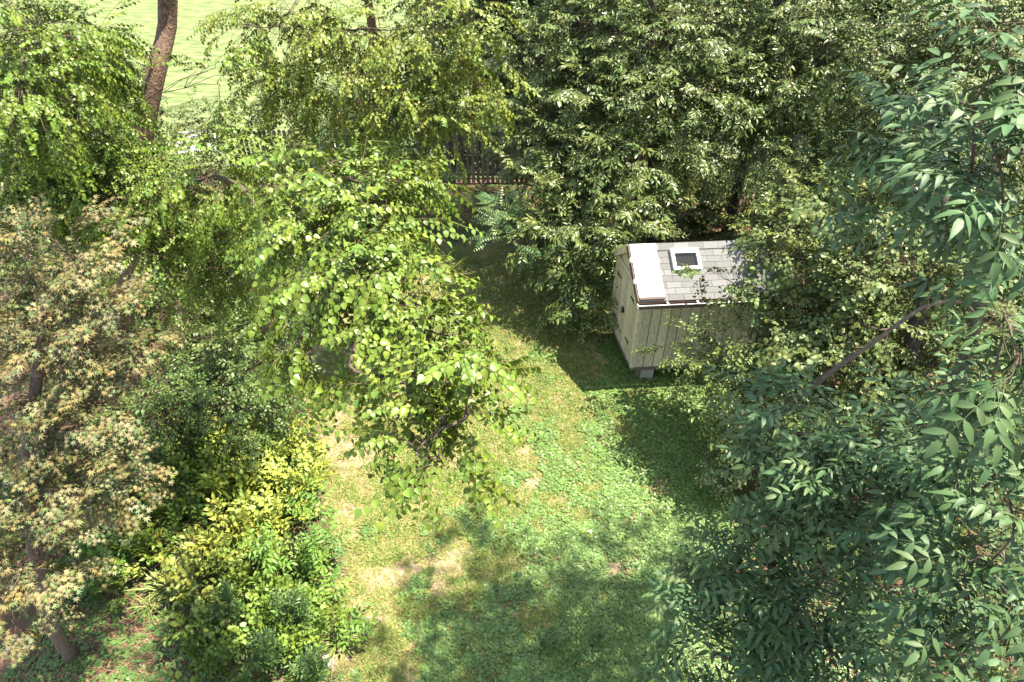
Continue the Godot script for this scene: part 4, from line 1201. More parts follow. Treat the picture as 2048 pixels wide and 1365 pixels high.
	{"name": "woodland_tree", "label": "tall shaded tree directly behind the fence at top centre", "cat": "tree", "kind": "plain", "tint": [0.085, 0.13, 0.03], "bark": "grey", "trunk": [[0.2, -0.05, -24.0, 0.2], [0.2, 4.0, -24.0, 0.18], [0.4, 8.0, -24.0, 0.1]], "clumps": [[-1.4, 2.2, -23.5, 1.9, 1.4, 1.7, 114], [1.6, 2.0, -23.7, 1.9, 1.4, 1.7, 114], [0.2, 3.6, -23.2, 1.9, 1.4, 1.7, 114], [-1.6, 4.8, -24.0, 1.9, 1.4, 1.7, 114], [2.0, 4.8, -23.7, 1.9, 1.4, 1.7, 114], [0.2, 6.2, -23.4, 1.9, 1.4, 1.7, 114], [-1.3, 7.4, -24.0, 1.9, 1.4, 1.7, 114], [1.8, 7.4, -24.0, 1.9, 1.4, 1.7, 114], [0.2, 8.8, -24.0, 1.9, 1.4, 1.7, 114]], "size": 1.35, "group": "wood behind the fence"},
	{"name": "woodland_tree", "label": "tall shaded tree behind the chestnut at the top", "cat": "tree", "kind": "plain", "tint": [0.085, 0.13, 0.03], "bark": "grey", "trunk": [[5.0, -0.05, -24.5, 0.2], [5.0, 4.0, -24.5, 0.18], [5.2, 9.0, -24.5, 0.1]], "clumps": [[3.4, 2.2, -24.0, 1.9, 1.4, 1.7, 114], [6.4, 2.0, -24.2, 1.9, 1.4, 1.7, 114], [5.0, 3.6, -23.7, 1.9, 1.4, 1.7, 114], [3.2, 4.8, -24.5, 1.9, 1.4, 1.7, 114], [6.8, 4.8, -24.2, 1.9, 1.4, 1.7, 114], [5.0, 6.2, -23.9, 1.9, 1.4, 1.7, 114], [3.5, 7.4, -24.5, 1.9, 1.4, 1.7, 114], [6.6, 7.4, -24.5, 1.9, 1.4, 1.7, 114], [5.0, 8.8, -24.5, 1.9, 1.4, 1.7, 114]], "size": 1.35, "group": "wood behind the fence"},
	{"name": "woodland_tree", "label": "tall shaded tree beyond the fence at top right", "cat": "tree", "kind": "plain", "tint": [0.085, 0.13, 0.03], "bark": "grey", "trunk": [[10.5, -0.05, -22.0, 0.2], [10.5, 4.0, -22.0, 0.18], [10.7, 9.0, -22.0, 0.1]], "clumps": [[8.9, 2.2, -21.5, 1.9, 1.4, 1.7, 114], [11.9, 2.0, -21.7, 1.9, 1.4, 1.7, 114], [10.5, 3.6, -21.2, 1.9, 1.4, 1.7, 114], [8.7, 4.8, -22.0, 1.9, 1.4, 1.7, 114], [12.3, 4.8, -21.7, 1.9, 1.4, 1.7, 114], [10.5, 6.2, -21.4, 1.9, 1.4, 1.7, 114], [9.0, 7.4, -22.0, 1.9, 1.4, 1.7, 114], [12.1, 7.4, -22.0, 1.9, 1.4, 1.7, 114], [10.5, 8.8, -22.0, 1.9, 1.4, 1.7, 114]], "size": 1.35, "group": "wood behind the fence"},
	{"name": "woodland_tree", "label": "tall tree at the far right edge of the wood", "cat": "tree", "kind": "plain", "tint": [0.085, 0.13, 0.03], "bark": "grey", "trunk": [[15.5, -0.05, -18.0, 0.2], [15.5, 4.0, -18.0, 0.18], [15.7, 9.0, -18.0, 0.1]], "clumps": [[13.9, 2.2, -17.5, 1.9, 1.4, 1.7, 114], [16.9, 2.0, -17.7, 1.9, 1.4, 1.7, 114], [15.5, 3.6, -17.2, 1.9, 1.4, 1.7, 114], [13.7, 4.8, -18.0, 1.9, 1.4, 1.7, 114], [17.3, 4.8, -17.7, 1.9, 1.4, 1.7, 114], [15.5, 6.2, -17.4, 1.9, 1.4, 1.7, 114], [14.0, 7.4, -18.0, 1.9, 1.4, 1.7, 114], [17.1, 7.4, -18.0, 1.9, 1.4, 1.7, 114], [15.5, 8.8, -18.0, 1.9, 1.4, 1.7, 114]], "size": 1.35, "group": "wood behind the fence"},
	{"name": "broadleaf_shrub", "label": "dense dark shrub in the deep shade behind the shed", "cat": "shrub", "kind": "plain", "tint": [0.085, 0.13, 0.03], "bark": "grey", "trunk": [[4.6, -0.05, -18.4, 0.05], [4.6, 1.0, -18.4, 0.04]], "clumps": [[2.2, 0.9, -18.8, 1.2, 0.8, 0.8, 43], [3.8, 1.0, -19.0, 1.2, 0.9, 0.8, 46], [5.4, 1.0, -18.6, 1.2, 0.9, 0.9, 49], [7.0, 1.1, -17.6, 1.2, 1.0, 1.0, 54], [4.6, 0.7, -17.2, 1.2, 0.6, 0.8, 38], [6.2, 0.8, -15.8, 1.2, 0.8, 0.9, 46], [8.4, 1.2, -15.5, 1.2, 1.1, 1.1, 60], [9.6, 1.4, -13.5, 1.2, 1.2, 1.2, 65], [9.0, 1.0, -11.8, 1.2, 0.9, 1.0, 52], [7.6, 0.8, -13.2, 1.1, 0.7, 1.0, 42]], "size": 1.2, "group": "shrubs along the fence"},
	{"name": "broadleaf_shrub", "label": "hedge-like green shrub just beyond the fence at top centre", "cat": "shrub", "kind": "plain", "tint": [0.085, 0.13, 0.03], "bark": "grey", "trunk": [[-1.5, -0.05, -21.6, 0.05], [-1.5, 1.2, -21.6, 0.04]], "clumps": [[-5.2, 1.3, -21.8, 1.0, 1.1, 0.7, 44], [-3.8, 1.3, -21.8, 1.0, 1.1, 0.7, 44], [-2.4, 1.3, -21.8, 1.0, 1.1, 0.7, 44], [-1.1, 1.3, -21.8, 1.0, 1.1, 0.7, 44], [0.2, 1.3, -21.8, 1.0, 1.1, 0.7, 44], [1.4, 1.3, -21.8, 1.0, 1.1, 0.7, 44], [2.6, 1.3, -21.8, 1.0, 1.1, 0.7, 44], [3.8, 1.3, -21.8, 1.0, 1.1, 0.7, 44]], "size": 1.2, "group": "shrubs along the fence"},
	{"name": "broadleaf_shrub", "label": "spreading undergrowth at the left edge behind the maple", "cat": "shrub", "kind": "plain", "tint": [0.085, 0.13, 0.03], "bark": "grey", "trunk": [[-9.5, -0.05, -10.5, 0.04], [-9.5, 0.6, -10.5, 0.03]], "clumps": [[-9.4, 0.7, -11.5, 1.2, 0.7, 1.0, 61], [-10.6, 0.9, -13.5, 1.3, 0.9, 1.1, 78], [-8.0, 0.6, -12.6, 1.2, 0.6, 1.0, 57], [-7.0, 0.6, -14.6, 1.2, 0.6, 1.1, 61], [-9.4, 0.9, -16.5, 1.4, 0.9, 1.2, 88], [-12.0, 1.0, -16.5, 1.4, 1.0, 1.2, 92], [-8.6, 0.6, -8.6, 1.1, 0.6, 0.9, 49], [-9.6, 0.6, -6.8, 1.1, 0.7, 1.0, 56], [-7.6, 0.5, -6.8, 1.0, 0.5, 0.8, 39], [-6.6, 0.5, -8.4, 0.9, 0.5, 0.8, 35], [-6.2, 0.4, -10.4, 0.9, 0.4, 0.8, 32], [-7.6, 0.7, -17.5, 1.2, 0.7, 1.0, 61]], "group": "shrubs behind the maple"},
	{"name": "broadleaf_shrub", "label": "undergrowth in shade at the right edge of the garden", "cat": "shrub", "kind": "plain", "tint": [0.085, 0.13, 0.03], "bark": "grey", "trunk": [[8.6, -0.05, -7.4, 0.04], [8.6, 0.6, -7.4, 0.03]], "clumps": [[7.4, 0.5, -8.6, 1.0, 0.5, 0.9, 38], [8.8, 0.7, -8.6, 1.1, 0.7, 1.0, 51], [10.2, 0.8, -9.4, 1.2, 0.8, 1.0, 59], [8.0, 0.5, -6.6, 1.0, 0.5, 0.9, 38], [6.6, 0.4, -7.2, 0.9, 0.4, 0.8, 29], [7.2, 0.5, -4.8, 1.0, 0.5, 0.9, 38], [9.2, 0.6, -5.4, 1.1, 0.6, 1.0, 48], [10.6, 1.0, -11.4, 1.2, 1.0, 1.0, 65], [5.8, 0.3, -8.4, 0.8, 0.35, 0.7, 16], [4.9, 0.25, -6.6, 0.6, 0.3, 0.6, 7]], "group": "shrubs under the right-hand trees"},
	{"name": "sumac_shrub", "label": "feathery-leaved shrub catching the sun in front of the fence", "cat": "shrub", "kind": "sumac", "tint": [0.1, 0.17, 0.062], "bark": "grey", "trunk": [[-4.609, -0.05, -20.296, 0.03], [-4.065, 1.909, -18.047, 0.02]], "clumps": [[-4.27, 3.24, -17.6, 0.66, 0.4, 0.53, 16], [-3.48, 3.04, -17.43, 0.66, 0.4, 0.53, 16], [-3.83, 2.36, -17.38, 0.81, 0.4, 0.65, 22], [-4.55, 2.17, -17.48, 0.55, 0.34, 0.44, 8], [-3.05, 1.96, -17.31, 0.68, 0.41, 0.55, 17], [-2.4, 1.56, -17.23, 0.55, 0.34, 0.44, 11], [-5.35, 2.1, -17.95, 0.56, 0.42, 0.45, 8]], "size": 1.2, "group": "feathery shrubs near the fence"},
	{"name": "sumac_shrub", "label": "blue-green feathery shrub in shade at the edge of the chestnut", "cat": "shrub", "kind": "sumac", "tint": [0.1, 0.17, 0.062], "bark": "grey", "trunk": [[0.361, -0.05, -16.115, 0.03], [0.252, 1.94, -14.407, 0.02]], "clumps": [[-0.17, 2.13, -14.31, 0.47, 0.3, 0.38, 9], [0.3, 1.88, -13.83, 0.59, 0.35, 0.47, 14], [-0.28, 1.77, -14.0, 0.36, 0.3, 0.3, 4], [0.67, 2.03, -14.48, 0.6, 0.3, 0.48, 13], [0.76, 1.54, -13.28, 0.46, 0.35, 0.37, 9], [-0.45, 2.53, -17.0, 0.4, 0.13, 0.32, 2], [0.21, 2.42, -16.65, 0.39, 0.21, 0.31, 5]], "size": 1.1, "group": "feathery shrubs near the fence"},
	{"name": "broadleaf_shrub", "label": "leafy shrub crowding the fence left of the birch trunk", "cat": "shrub", "kind": "plain", "tint": [0.085, 0.13, 0.03], "bark": "grey", "trunk": [[-11.684, -0.05, -21.383, 0.04], [-10.168, 1.671, -18.893, 0.03]], "clumps": [[-11.75, 3.17, -18.85, 1.25, 0.7, 0.96, 73], [-10.08, 2.85, -18.58, 0.84, 0.56, 0.67, 33], [-12.71, 3.34, -17.68, 1.19, 0.79, 0.95, 73], [-9.33, 1.96, -19.66, 0.9, 0.33, 0.72, 28], [-11.13, 2.87, -15.98, 1.12, 0.62, 0.9, 60], [-11.29, 3.27, -14.35, 0.91, 0.68, 0.73, 45], [-10.07, 2.43, -16.92, 0.79, 0.4, 0.63, 26], [-12.07, 3.8, -20.69, 1.03, 0.73, 0.82, 43], [-13.42, 4.12, -19.66, 1.11, 0.97, 0.97, 77], [-7.37, 2.36, -20.78, 0.92, 0.46, 0.74, 36], [-6.55, 1.99, -19.95, 0.6, 0.38, 0.48, 15], [-5.8, 2.16, -20.09, 0.75, 0.38, 0.6, 24]], "group": "shrubs along the fence"},
	{"name": "broadleaf_shrub", "label": "shady green shrub behind the maple on the left", "cat": "shrub", "kind": "plain", "tint": [0.085, 0.13, 0.03], "bark": "grey", "trunk": [[-7.416, -0.05, -11.876, 0.04], [-6.416, 1.845, -10.661, 0.03]], "clumps": [[-6.9, 2.51, -10.44, 0.67, 0.38, 0.53, 20], [-6.22, 2.12, -10.63, 0.69, 0.39, 0.55, 21], [-7.85, 2.95, -10.81, 0.76, 0.48, 0.61, 27], [-8.64, 3.72, -10.8, 0.82, 0.46, 0.66, 30], [-5.47, 1.93, -9.94, 0.57, 0.38, 0.46, 16], [-6.91, 2.22, -11.5, 0.62, 0.41, 0.49, 18], [-8.37, 3.67, -9.45, 0.51, 0.51, 0.51, 17]], "group": "shrubs behind the maple"},
	{"name": "broadleaf_shrub", "label": "dark green shrub at the bend of the lawn edge", "cat": "shrub", "kind": "cherry", "tint": [0.08, 0.14, 0.032], "bark": "grey", "trunk": [[-5.655, -0.05, -9.539, 0.04], [-5.276, 1.054, -9.207, 0.03]], "clumps": [[-5.66, 1.48, -9.31, 0.56, 0.38, 0.45, 25], [-4.91, 1.63, -9.43, 0.56, 0.38, 0.45, 25], [-4.68, 1.65, -9.97, 0.39, 0.34, 0.34, 12], [-5.02, 1.2, -8.8, 0.74, 0.28, 0.59, 34], [-5.95, 1.12, -9.0, 0.56, 0.38, 0.45, 25], [-4.48, 1.13, -9.14, 0.38, 0.28, 0.3, 10], [-6.22, 1.06, -8.69, 0.55, 0.28, 0.44, 16], [-4.95, 1.82, -10.38, 0.39, 0.29, 0.31, 10]], "singles": 60, "group": "shrubs behind the maple"},
	{"name": "low_shrub", "label": "lime-leaved low shrub at the back of the bed", "cat": "shrub", "kind": "euonymus", "tint": [0.21, 0.27, 0.045], "bark": "green", "trunk": [[-5.796, -0.05, -8.734, 0.018], [-5.796, 0.2, -8.734, 0.012]], "clumps": [[-6.16, 0.28, -8.85, 0.41, 0.13, 0.27, 6], [-5.43, 0.28, -8.85, 0.41, 0.13, 0.27, 6], [-6.02, 0.29, -8.59, 0.41, 0.13, 0.27, 6], [-5.54, 0.29, -8.59, 0.41, 0.13, 0.27, 6], [-5.8, 0.22, -8.73, 0.41, 0.13, 0.27, 6]], "singles": 70, "size": 1.7, "group": "low shrubs of the bed", "spread": 0.25},
	{"name": "low_shrub", "label": "bright yellow low shrub near the bare soil path", "cat": "shrub", "kind": "euonymus", "tint": [0.29, 0.37, 0.07], "bark": "green", "trunk": [[-4.872, -0.05, -8.572, 0.018], [-4.872, 0.2, -8.572, 0.012]], "clumps": [[-5.29, 0.28, -8.7, 0.47, 0.15, 0.3, 8], [-4.46, 0.28, -8.7, 0.47, 0.15, 0.3, 8], [-5.12, 0.29, -8.41, 0.47, 0.15, 0.3, 8], [-4.58, 0.29, -8.41, 0.47, 0.15, 0.3, 8], [-4.87, 0.22, -8.57, 0.47, 0.15, 0.3, 8]], "singles": 70, "size": 1.7, "group": "low shrubs of the bed", "spread": 0.25},
	{"name": "low_shrub", "label": "bright yellow shrub at the lawn edge, rightmost of the bed", "cat": "shrub", "kind": "euonymus", "tint": [0.29, 0.37, 0.07], "bark": "green", "trunk": [[-4.006, -0.05, -7.791, 0.018], [-4.006, 0.2, -7.791, 0.012]], "clumps": [[-4.25, 0.28, -7.95, 0.28, 0.17, 0.36, 6], [-3.76, 0.28, -7.95, 0.28, 0.17, 0.36, 6], [-4.15, 0.29, -7.6, 0.28, 0.17, 0.36, 6], [-3.83, 0.29, -7.6, 0.28, 0.17, 0.36, 6], [-4.01, 0.22, -7.79, 0.28, 0.17, 0.36, 6]], "singles": 70, "size": 1.7, "group": "low shrubs of the bed", "spread": 0.25},
	{"name": "low_shrub", "label": "yellow-leaved shrub in the middle of the bed", "cat": "shrub", "kind": "euonymus", "tint": [0.25, 0.33, 0.055], "bark": "green", "trunk": [[-5.065, -0.05, -7.635, 0.018], [-5.065, 0.2, -7.635, 0.012]], "clumps": [[-5.41, 0.28, -7.76, 0.39, 0.14, 0.29, 6], [-4.72, 0.28, -7.76, 0.39, 0.14, 0.29, 6], [-5.27, 0.29, -7.48, 0.39, 0.14, 0.29, 6], [-4.82, 0.29, -7.48, 0.39, 0.14, 0.29, 6], [-5.06, 0.22, -7.63, 0.39, 0.14, 0.29, 6]], "singles": 70, "size": 1.7, "group": "low shrubs of the bed", "spread": 0.25},
	{"name": "low_shrub", "label": "yellow shrub just above the walnut sapling", "cat": "shrub", "kind": "euonymus", "tint": [0.29, 0.37, 0.07], "bark": "green", "trunk": [[-4.092, -0.05, -7.058, 0.018], [-4.092, 0.2, -7.058, 0.012]], "clumps": [[-4.38, 0.28, -7.15, 0.32, 0.1, 0.21, 3], [-3.81, 0.28, -7.15, 0.32, 0.1, 0.21, 3], [-4.26, 0.29, -6.95, 0.32, 0.1, 0.21, 3], [-3.89, 0.29, -6.95, 0.32, 0.1, 0.21, 3], [-4.09, 0.22, -7.06, 0.32, 0.1, 0.21, 3]], "singles": 70, "size": 1.7, "group": "low shrubs of the bed", "spread": 0.25},
	{"name": "low_shrub", "label": "green-gold shrub beside the maple skirt", "cat": "shrub", "kind": "euonymus", "tint": [0.16, 0.24, 0.04], "bark": "green", "trunk": [[-6.061, -0.05, -7.859, 0.018], [-6.061, 0.2, -7.859, 0.012]], "clumps": [[-6.36, 0.28, -7.99, 0.34, 0.14, 0.29, 5], [-5.76, 0.28, -7.99, 0.34, 0.14, 0.29, 5], [-6.24, 0.29, -7.71, 0.34, 0.14, 0.29, 5], [-5.85, 0.29, -7.71, 0.34, 0.14, 0.29, 5], [-6.06, 0.22, -7.86, 0.34, 0.14, 0.29, 5]], "singles": 70, "size": 1.7, "group": "low shrubs of the bed", "spread": 0.25},
	{"name": "low_shrub", "label": "gold-green low shrub above the big-leaved seedlings", "cat": "shrub", "kind": "euonymus", "tint": [0.19, 0.26, 0.045], "bark": "green", "trunk": [[-6.427, -0.05, -7.161, 0.018], [-6.427, 0.2, -7.161, 0.012]], "clumps": [[-6.71, 0.28, -7.25, 0.32, 0.1, 0.21, 3], [-6.14, 0.28, -7.25, 0.32, 0.1, 0.21, 3], [-6.6, 0.29, -7.05, 0.32, 0.1, 0.21, 3], [-6.23, 0.29, -7.05, 0.32, 0.1, 0.21, 3], [-6.43, 0.22, -7.16, 0.32, 0.1, 0.21, 3]], "singles": 70, "size": 1.7, "group": "low shrubs of the bed", "spread": 0.25},
	{"name": "low_shrub", "label": "gold-edged groundcover left of the walnut sapling", "cat": "shrub", "kind": "euonymus", "tint": [0.24, 0.29, 0.055], "bark": "green", "trunk": [[-4.752, -0.05, -6.626, 0.018], [-4.752, 0.2, -6.626, 0.012]], "clumps": [[-5.07, 0.28, -6.73, 0.36, 0.11, 0.23, 4], [-4.43, 0.28, -6.73, 0.36, 0.11, 0.23, 4], [-4.95, 0.29, -6.5, 0.36, 0.11, 0.23, 4], [-4.53, 0.29, -6.5, 0.36, 0.11, 0.23, 4], [-4.75, 0.22, -6.63, 0.36, 0.11, 0.23, 4]], "singles": 70, "size": 1.7, "group": "low shrubs of the bed", "spread": 0.25},
	{"name": "low_shrub", "label": "gold-edged groundcover right of the strap-leaved clump", "cat": "shrub", "kind": "euonymus", "tint": [0.22, 0.27, 0.055], "bark": "green", "trunk": [[-4.921, -0.05, -5.858, 0.018], [-4.921, 0.2, -5.858, 0.012]], "clumps": [[-5.23, 0.28, -5.97, 0.34, 0.12, 0.25, 4], [-4.62, 0.28, -5.97, 0.34, 0.12, 0.25, 4], [-5.1, 0.29, -5.72, 0.34, 0.12, 0.25, 4], [-4.71, 0.29, -5.72, 0.34, 0.12, 0.25, 4], [-4.92, 0.22, -5.86, 0.34, 0.12, 0.25, 4]], "singles": 70, "size": 1.7, "group": "low shrubs of the bed", "spread": 0.25},
	{"name": "low_shrub", "label": "green groundcover behind the tall weeds", "cat": "shrub", "kind": "euonymus", "tint": [0.15, 0.22, 0.04], "bark": "green", "trunk": [[-4.214, -0.05, -5.946, 0.018], [-4.214, 0.2, -5.946, 0.012]], "clumps": [[-4.43, 0.28, -6.06, 0.25, 0.12, 0.26, 3], [-3.99, 0.28, -6.06, 0.25, 0.12, 0.26, 3], [-4.35, 0.29, -5.81, 0.25, 0.12, 0.26, 3], [-4.06, 0.29, -5.81, 0.25, 0.12, 0.26, 3], [-4.21, 0.22, -5.95, 0.25, 0.12, 0.26, 3]], "singles": 70, "size": 1.7, "group": "low shrubs of the bed", "spread": 0.25},
	{"name": "low_shrub", "label": "green groundcover at the front of the bed", "cat": "shrub", "kind": "euonymus", "tint": [0.13, 0.21, 0.04], "bark": "green", "trunk": [[-4.57, -0.05, -5.047, 0.018], [-4.57, 0.2, -5.047, 0.012]], "clumps": [[-4.73, 0.28, -5.14, 0.19, 0.1, 0.22, 2], [-4.41, 0.28, -5.14, 0.19, 0.1, 0.22, 2], [-4.67, 0.29, -4.93, 0.19, 0.1, 0.22, 2], [-4.46, 0.29, -4.93, 0.19, 0.1, 0.22, 2], [-4.57, 0.22, -5.05, 0.19, 0.1, 0.22, 2]], "singles": 70, "size": 1.7, "group": "low shrubs of the bed", "spread": 0.25},
	{"name": "low_shrub", "label": "leafy groundcover at the bottom among weeds", "cat": "shrub", "kind": "euonymus", "tint": [0.11, 0.19, 0.035], "bark": "green", "trunk": [[-4.218, -0.05, -4.429, 0.018], [-4.218, 0.2, -4.429, 0.012]], "clumps": [[-4.45, 0.28, -4.53, 0.27, 0.11, 0.23, 2], [-3.98, 0.28, -4.53, 0.27, 0.11, 0.23, 2], [-4.36, 0.29, -4.31, 0.27, 0.11, 0.23, 2], [-4.05, 0.29, -4.31, 0.27, 0.11, 0.23, 2], [-4.22, 0.22, -4.43, 0.27, 0.11, 0.23, 2]], "singles": 70, "size": 1.7, "group": "low shrubs of the bed", "spread": 0.25},
	{"name": "low_shrub", "label": "thin gold groundcover by the big-leaved seedlings", "cat": "shrub", "kind": "euonymus", "tint": [0.2, 0.24, 0.045], "bark": "green", "trunk": [[-6.202, -0.05, -6.396, 0.018], [-6.202, 0.2, -6.396, 0.012]], "clumps": [[-6.43, 0.28, -6.47, 0.26, 0.08, 0.16, 2], [-5.98, 0.28, -6.47, 0.26, 0.08, 0.16, 2], [-6.34, 0.29, -6.31, 0.26, 0.08, 0.16, 2], [-6.04, 0.29, -6.31, 0.26, 0.08, 0.16, 2], [-6.2, 0.22, -6.4, 0.26, 0.08, 0.16, 2]], "singles": 70, "size": 1.7, "group": "low shrubs of the bed", "spread": 0.25},
	{"name": "low_shrub", "label": "fresh green groundcover beside the strap-leaved clumps", "cat": "shrub", "kind": "euonymus", "tint": [0.16, 0.26, 0.045], "bark": "green", "trunk": [[-5.947, -0.05, -6.834, 0.018], [-5.947, 0.15, -6.834, 0.012]], "clumps": [[-6.3, 0.2, -6.98, 0.4, 0.2, 0.4, 7], [-5.6, 0.2, -6.98, 0.4, 0.2, 0.4, 7], [-5.95, 0.2, -6.62, 0.4, 0.2, 0.4, 7]], "singles": 40, "size": 1.5, "group": "low shrubs of the bed", "spread": 0.25},
	{"name": "low_shrub", "label": "fresh green groundcover between the two walnut saplings", "cat": "shrub", "kind": "euonymus", "tint": [0.16, 0.26, 0.045], "bark": "green", "trunk": [[-3.745, -0.05, -5.718, 0.018], [-3.745, 0.15, -5.718, 0.012]], "clumps": [[-4.09, 0.2, -5.87, 0.4, 0.2, 0.4, 7], [-3.39, 0.2, -5.87, 0.4, 0.2, 0.4, 7], [-3.74, 0.2, -5.51, 0.4, 0.2, 0.4, 7]], "singles": 40, "size": 1.5, "group": "low shrubs of the bed", "spread": 0.25},
	{"name": "low_shrub", "label": "fresh green groundcover behind the pale stones", "cat": "shrub", "kind": "euonymus", "tint": [0.16, 0.26, 0.045], "bark": "green", "trunk": [[-3.076, -0.05, -4.904, 0.018], [-3.076, 0.15, -4.904, 0.012]], "clumps": [[-3.43, 0.2, -5.05, 0.4, 0.2, 0.4, 7], [-2.73, 0.2, -5.05, 0.4, 0.2, 0.4, 7], [-3.08, 0.2, -4.69, 0.4, 0.2, 0.4, 7]], "singles": 40, "size": 1.5, "group": "low shrubs of the bed", "spread": 0.25},
	{"name": "low_shrub", "label": "fresh green groundcover between the tall weeds", "cat": "shrub", "kind": "euonymus", "tint": [0.16, 0.26, 0.045], "bark": "green", "trunk": [[-3.926, -0.05, -5.218, 0.018], [-3.926, 0.15, -5.218, 0.012]], "clumps": [[-4.28, 0.2, -5.37, 0.4, 0.2, 0.4, 7], [-3.58, 0.2, -5.37, 0.4, 0.2, 0.4, 7], [-3.93, 0.2, -5.01, 0.4, 0.2, 0.4, 7]], "singles": 40, "size": 1.5, "group": "low shrubs of the bed", "spread": 0.25},
	{"name": "maple_seedling", "label": "big-leaved maple seedling, the tallest of its clump", "cat": "plant", "kind": "maple", "tint": [0.13, 0.225, 0.04], "bark": "green", "trunk": [[-7.114, -0.03, -6.539, 0.012], [-7.094, 0.35, -6.539, 0.008]], "clumps": [[-7.11, 0.5, -6.54, 0.3, 0.12, 0.28, 11], [-7.01, 0.35, -6.39, 0.28, 0.1, 0.22, 5]], "singles": 90, "group": "maple seedlings in the bed"},
	{"name": "maple_seedling", "label": "big-leaved maple seedling over the bare mulch", "cat": "plant", "kind": "maple", "tint": [0.13, 0.225, 0.04], "bark": "green", "trunk": [[-6.565, -0.03, -6.072, 0.012], [-6.545, 0.35, -6.072, 0.008]], "clumps": [[-6.56, 0.5, -6.07, 0.3, 0.12, 0.28, 11], [-6.46, 0.35, -5.92, 0.28, 0.1, 0.22, 5]], "singles": 90, "group": "maple seedlings in the bed"},
	{"name": "maple_seedling", "label": "big-leaved maple seedling beside the maple branches", "cat": "plant", "kind": "maple", "tint": [0.13, 0.225, 0.04], "bark": "green", "trunk": [[-7.144, -0.03, -6.072, 0.012], [-7.124, 0.35, -6.072, 0.008]], "clumps": [[-7.14, 0.5, -6.07, 0.3, 0.12, 0.28, 11], [-7.04, 0.35, -5.92, 0.28, 0.1, 0.22, 5]], "singles": 90, "group": "maple seedlings in the bed"},
	{"name": "maple_seedling", "label": "big-leaved maple seedling at the gold shrubs", "cat": "plant", "kind": "maple", "tint": [0.13, 0.225, 0.04], "bark": "green", "trunk": [[-6.472, -0.03, -6.636, 0.012], [-6.452, 0.35, -6.636, 0.008]], "clumps": [[-6.47, 0.5, -6.64, 0.3, 0.12, 0.28, 11], [-6.37, 0.35, -6.49, 0.28, 0.1, 0.22, 5]], "singles": 90, "group": "maple seedlings in the bed"},
	{"name": "maple_seedling", "label": "big-leaved maple seedling half under the maple", "cat": "plant", "kind": "maple", "tint": [0.13, 0.225, 0.04], "bark": "green", "trunk": [[-7.809, -0.03, -6.734, 0.012], [-7.789, 0.35, -6.734, 0.008]], "clumps": [[-7.81, 0.5, -6.73, 0.3, 0.12, 0.28, 11], [-7.71, 0.35, -6.58, 0.28, 0.1, 0.22, 5]], "singles": 90, "group": "maple seedlings in the bed"},
	{"name": "walnut_sapling", "label": "walnut sapling with long compound leaves arching over the bed edge", "cat": "sapling", "kind": "ash", "tint": [0.1, 0.2, 0.03], "bark": "green", "trunk": [[-3.442, -0.05, -5.805, 0.02], [-3.561, 0.266, -6.185, 0.018], [-3.409, 1.1, -6.104, 0.012]], "clumps": [[-3.55, 0.78, -6.23, 0.24, 0.16, 0.19, 3], [-3.12, 0.99, -6.27, 0.24, 0.14, 0.19, 3], [-2.92, 0.75, -6.07, 0.2, 0.14, 0.16, 2], [-3.47, 0.47, -5.97, 0.28, 0.2, 0.22, 4], [-3.82, 0.51, -6.13, 0.2, 0.16, 0.16, 2], [-3.05, 1.12, -6.65, 0.13, 0.11, 0.11, 2], [-3.26, 0.2, -5.87, 0.24, 0.18, 0.19, 3]], "singles": 250, "size": 1.1},
	{"name": "walnut_sapling", "label": "small bright walnut sapling overhanging the grass tuft", "cat": "sapling", "kind": "ash", "tint": [0.115, 0.22, 0.03], "bark": "green", "trunk": [[-3.401, -0.05, -5.299, 0.015], [-3.355, 0.111, -5.53, 0.01]], "clumps": [[-3.01, 0.15, -5.43, 0.31, 0.16, 0.25, 5], [-2.59, 0.27, -5.4, 0.23, 0.12, 0.19, 2], [-3.51, 0.08, -5.5, 0.32, 0.2, 0.25, 5]], "singles": 80, "size": 1.1},
	{"name": "tall_weed", "label": "tall narrow-leaved weed, leftmost of the three in the bed", "cat": "weed", "kind": "weed", "tint": [0.075, 0.145, 0.045], "bark": "green", "trunk": [[-4.214, -0.03, -5.138, 0.01], [-4.214, 0.45, -5.138, 0.009], [-4.184, 0.9, -5.138, 0.005]], "clumps": [[-4.21, 0.85, -5.14, 0.1, 0.1, 0.1, 6], [-4.21, 0.63, -5.14, 0.12, 0.14, 0.12, 6], [-4.21, 0.41, -5.14, 0.12, 0.12, 0.12, 5]], "singles": 120, "group": "tall weeds of the bed"},
	{"name": "tall_weed", "label": "tall narrow-leaved weed beside the strap-leaved tuft", "cat": "weed", "kind": "weed", "tint": [0.075, 0.145, 0.045], "bark": "green", "trunk": [[-3.188, -0.03, -5.059, 0.01], [-3.188, 0.5, -5.059, 0.009], [-3.158, 1.0, -5.059, 0.005]], "clumps": [[-3.19, 0.95, -5.06, 0.1, 0.1, 0.1, 6], [-3.19, 0.7, -5.06, 0.12, 0.14, 0.12, 6], [-3.19, 0.45, -5.06, 0.12, 0.12, 0.12, 5]], "singles": 120, "group": "tall weeds of the bed"},
	{"name": "tall_weed", "label": "tall narrow-leaved weed at the bottom of the bed", "cat": "weed", "kind": "weed", "tint": [0.075, 0.145, 0.045], "bark": "green", "trunk": [[-3.417, -0.03, -4.458, 0.01], [-3.417, 0.45, -4.458, 0.009], [-3.387, 0.9, -4.458, 0.005]], "clumps": [[-3.42, 0.85, -4.46, 0.1, 0.1, 0.1, 6], [-3.42, 0.63, -4.46, 0.12, 0.14, 0.12, 6], [-3.42, 0.41, -4.46, 0.12, 0.12, 0.12, 5]], "singles": 120, "group": "tall weeds of the bed"},
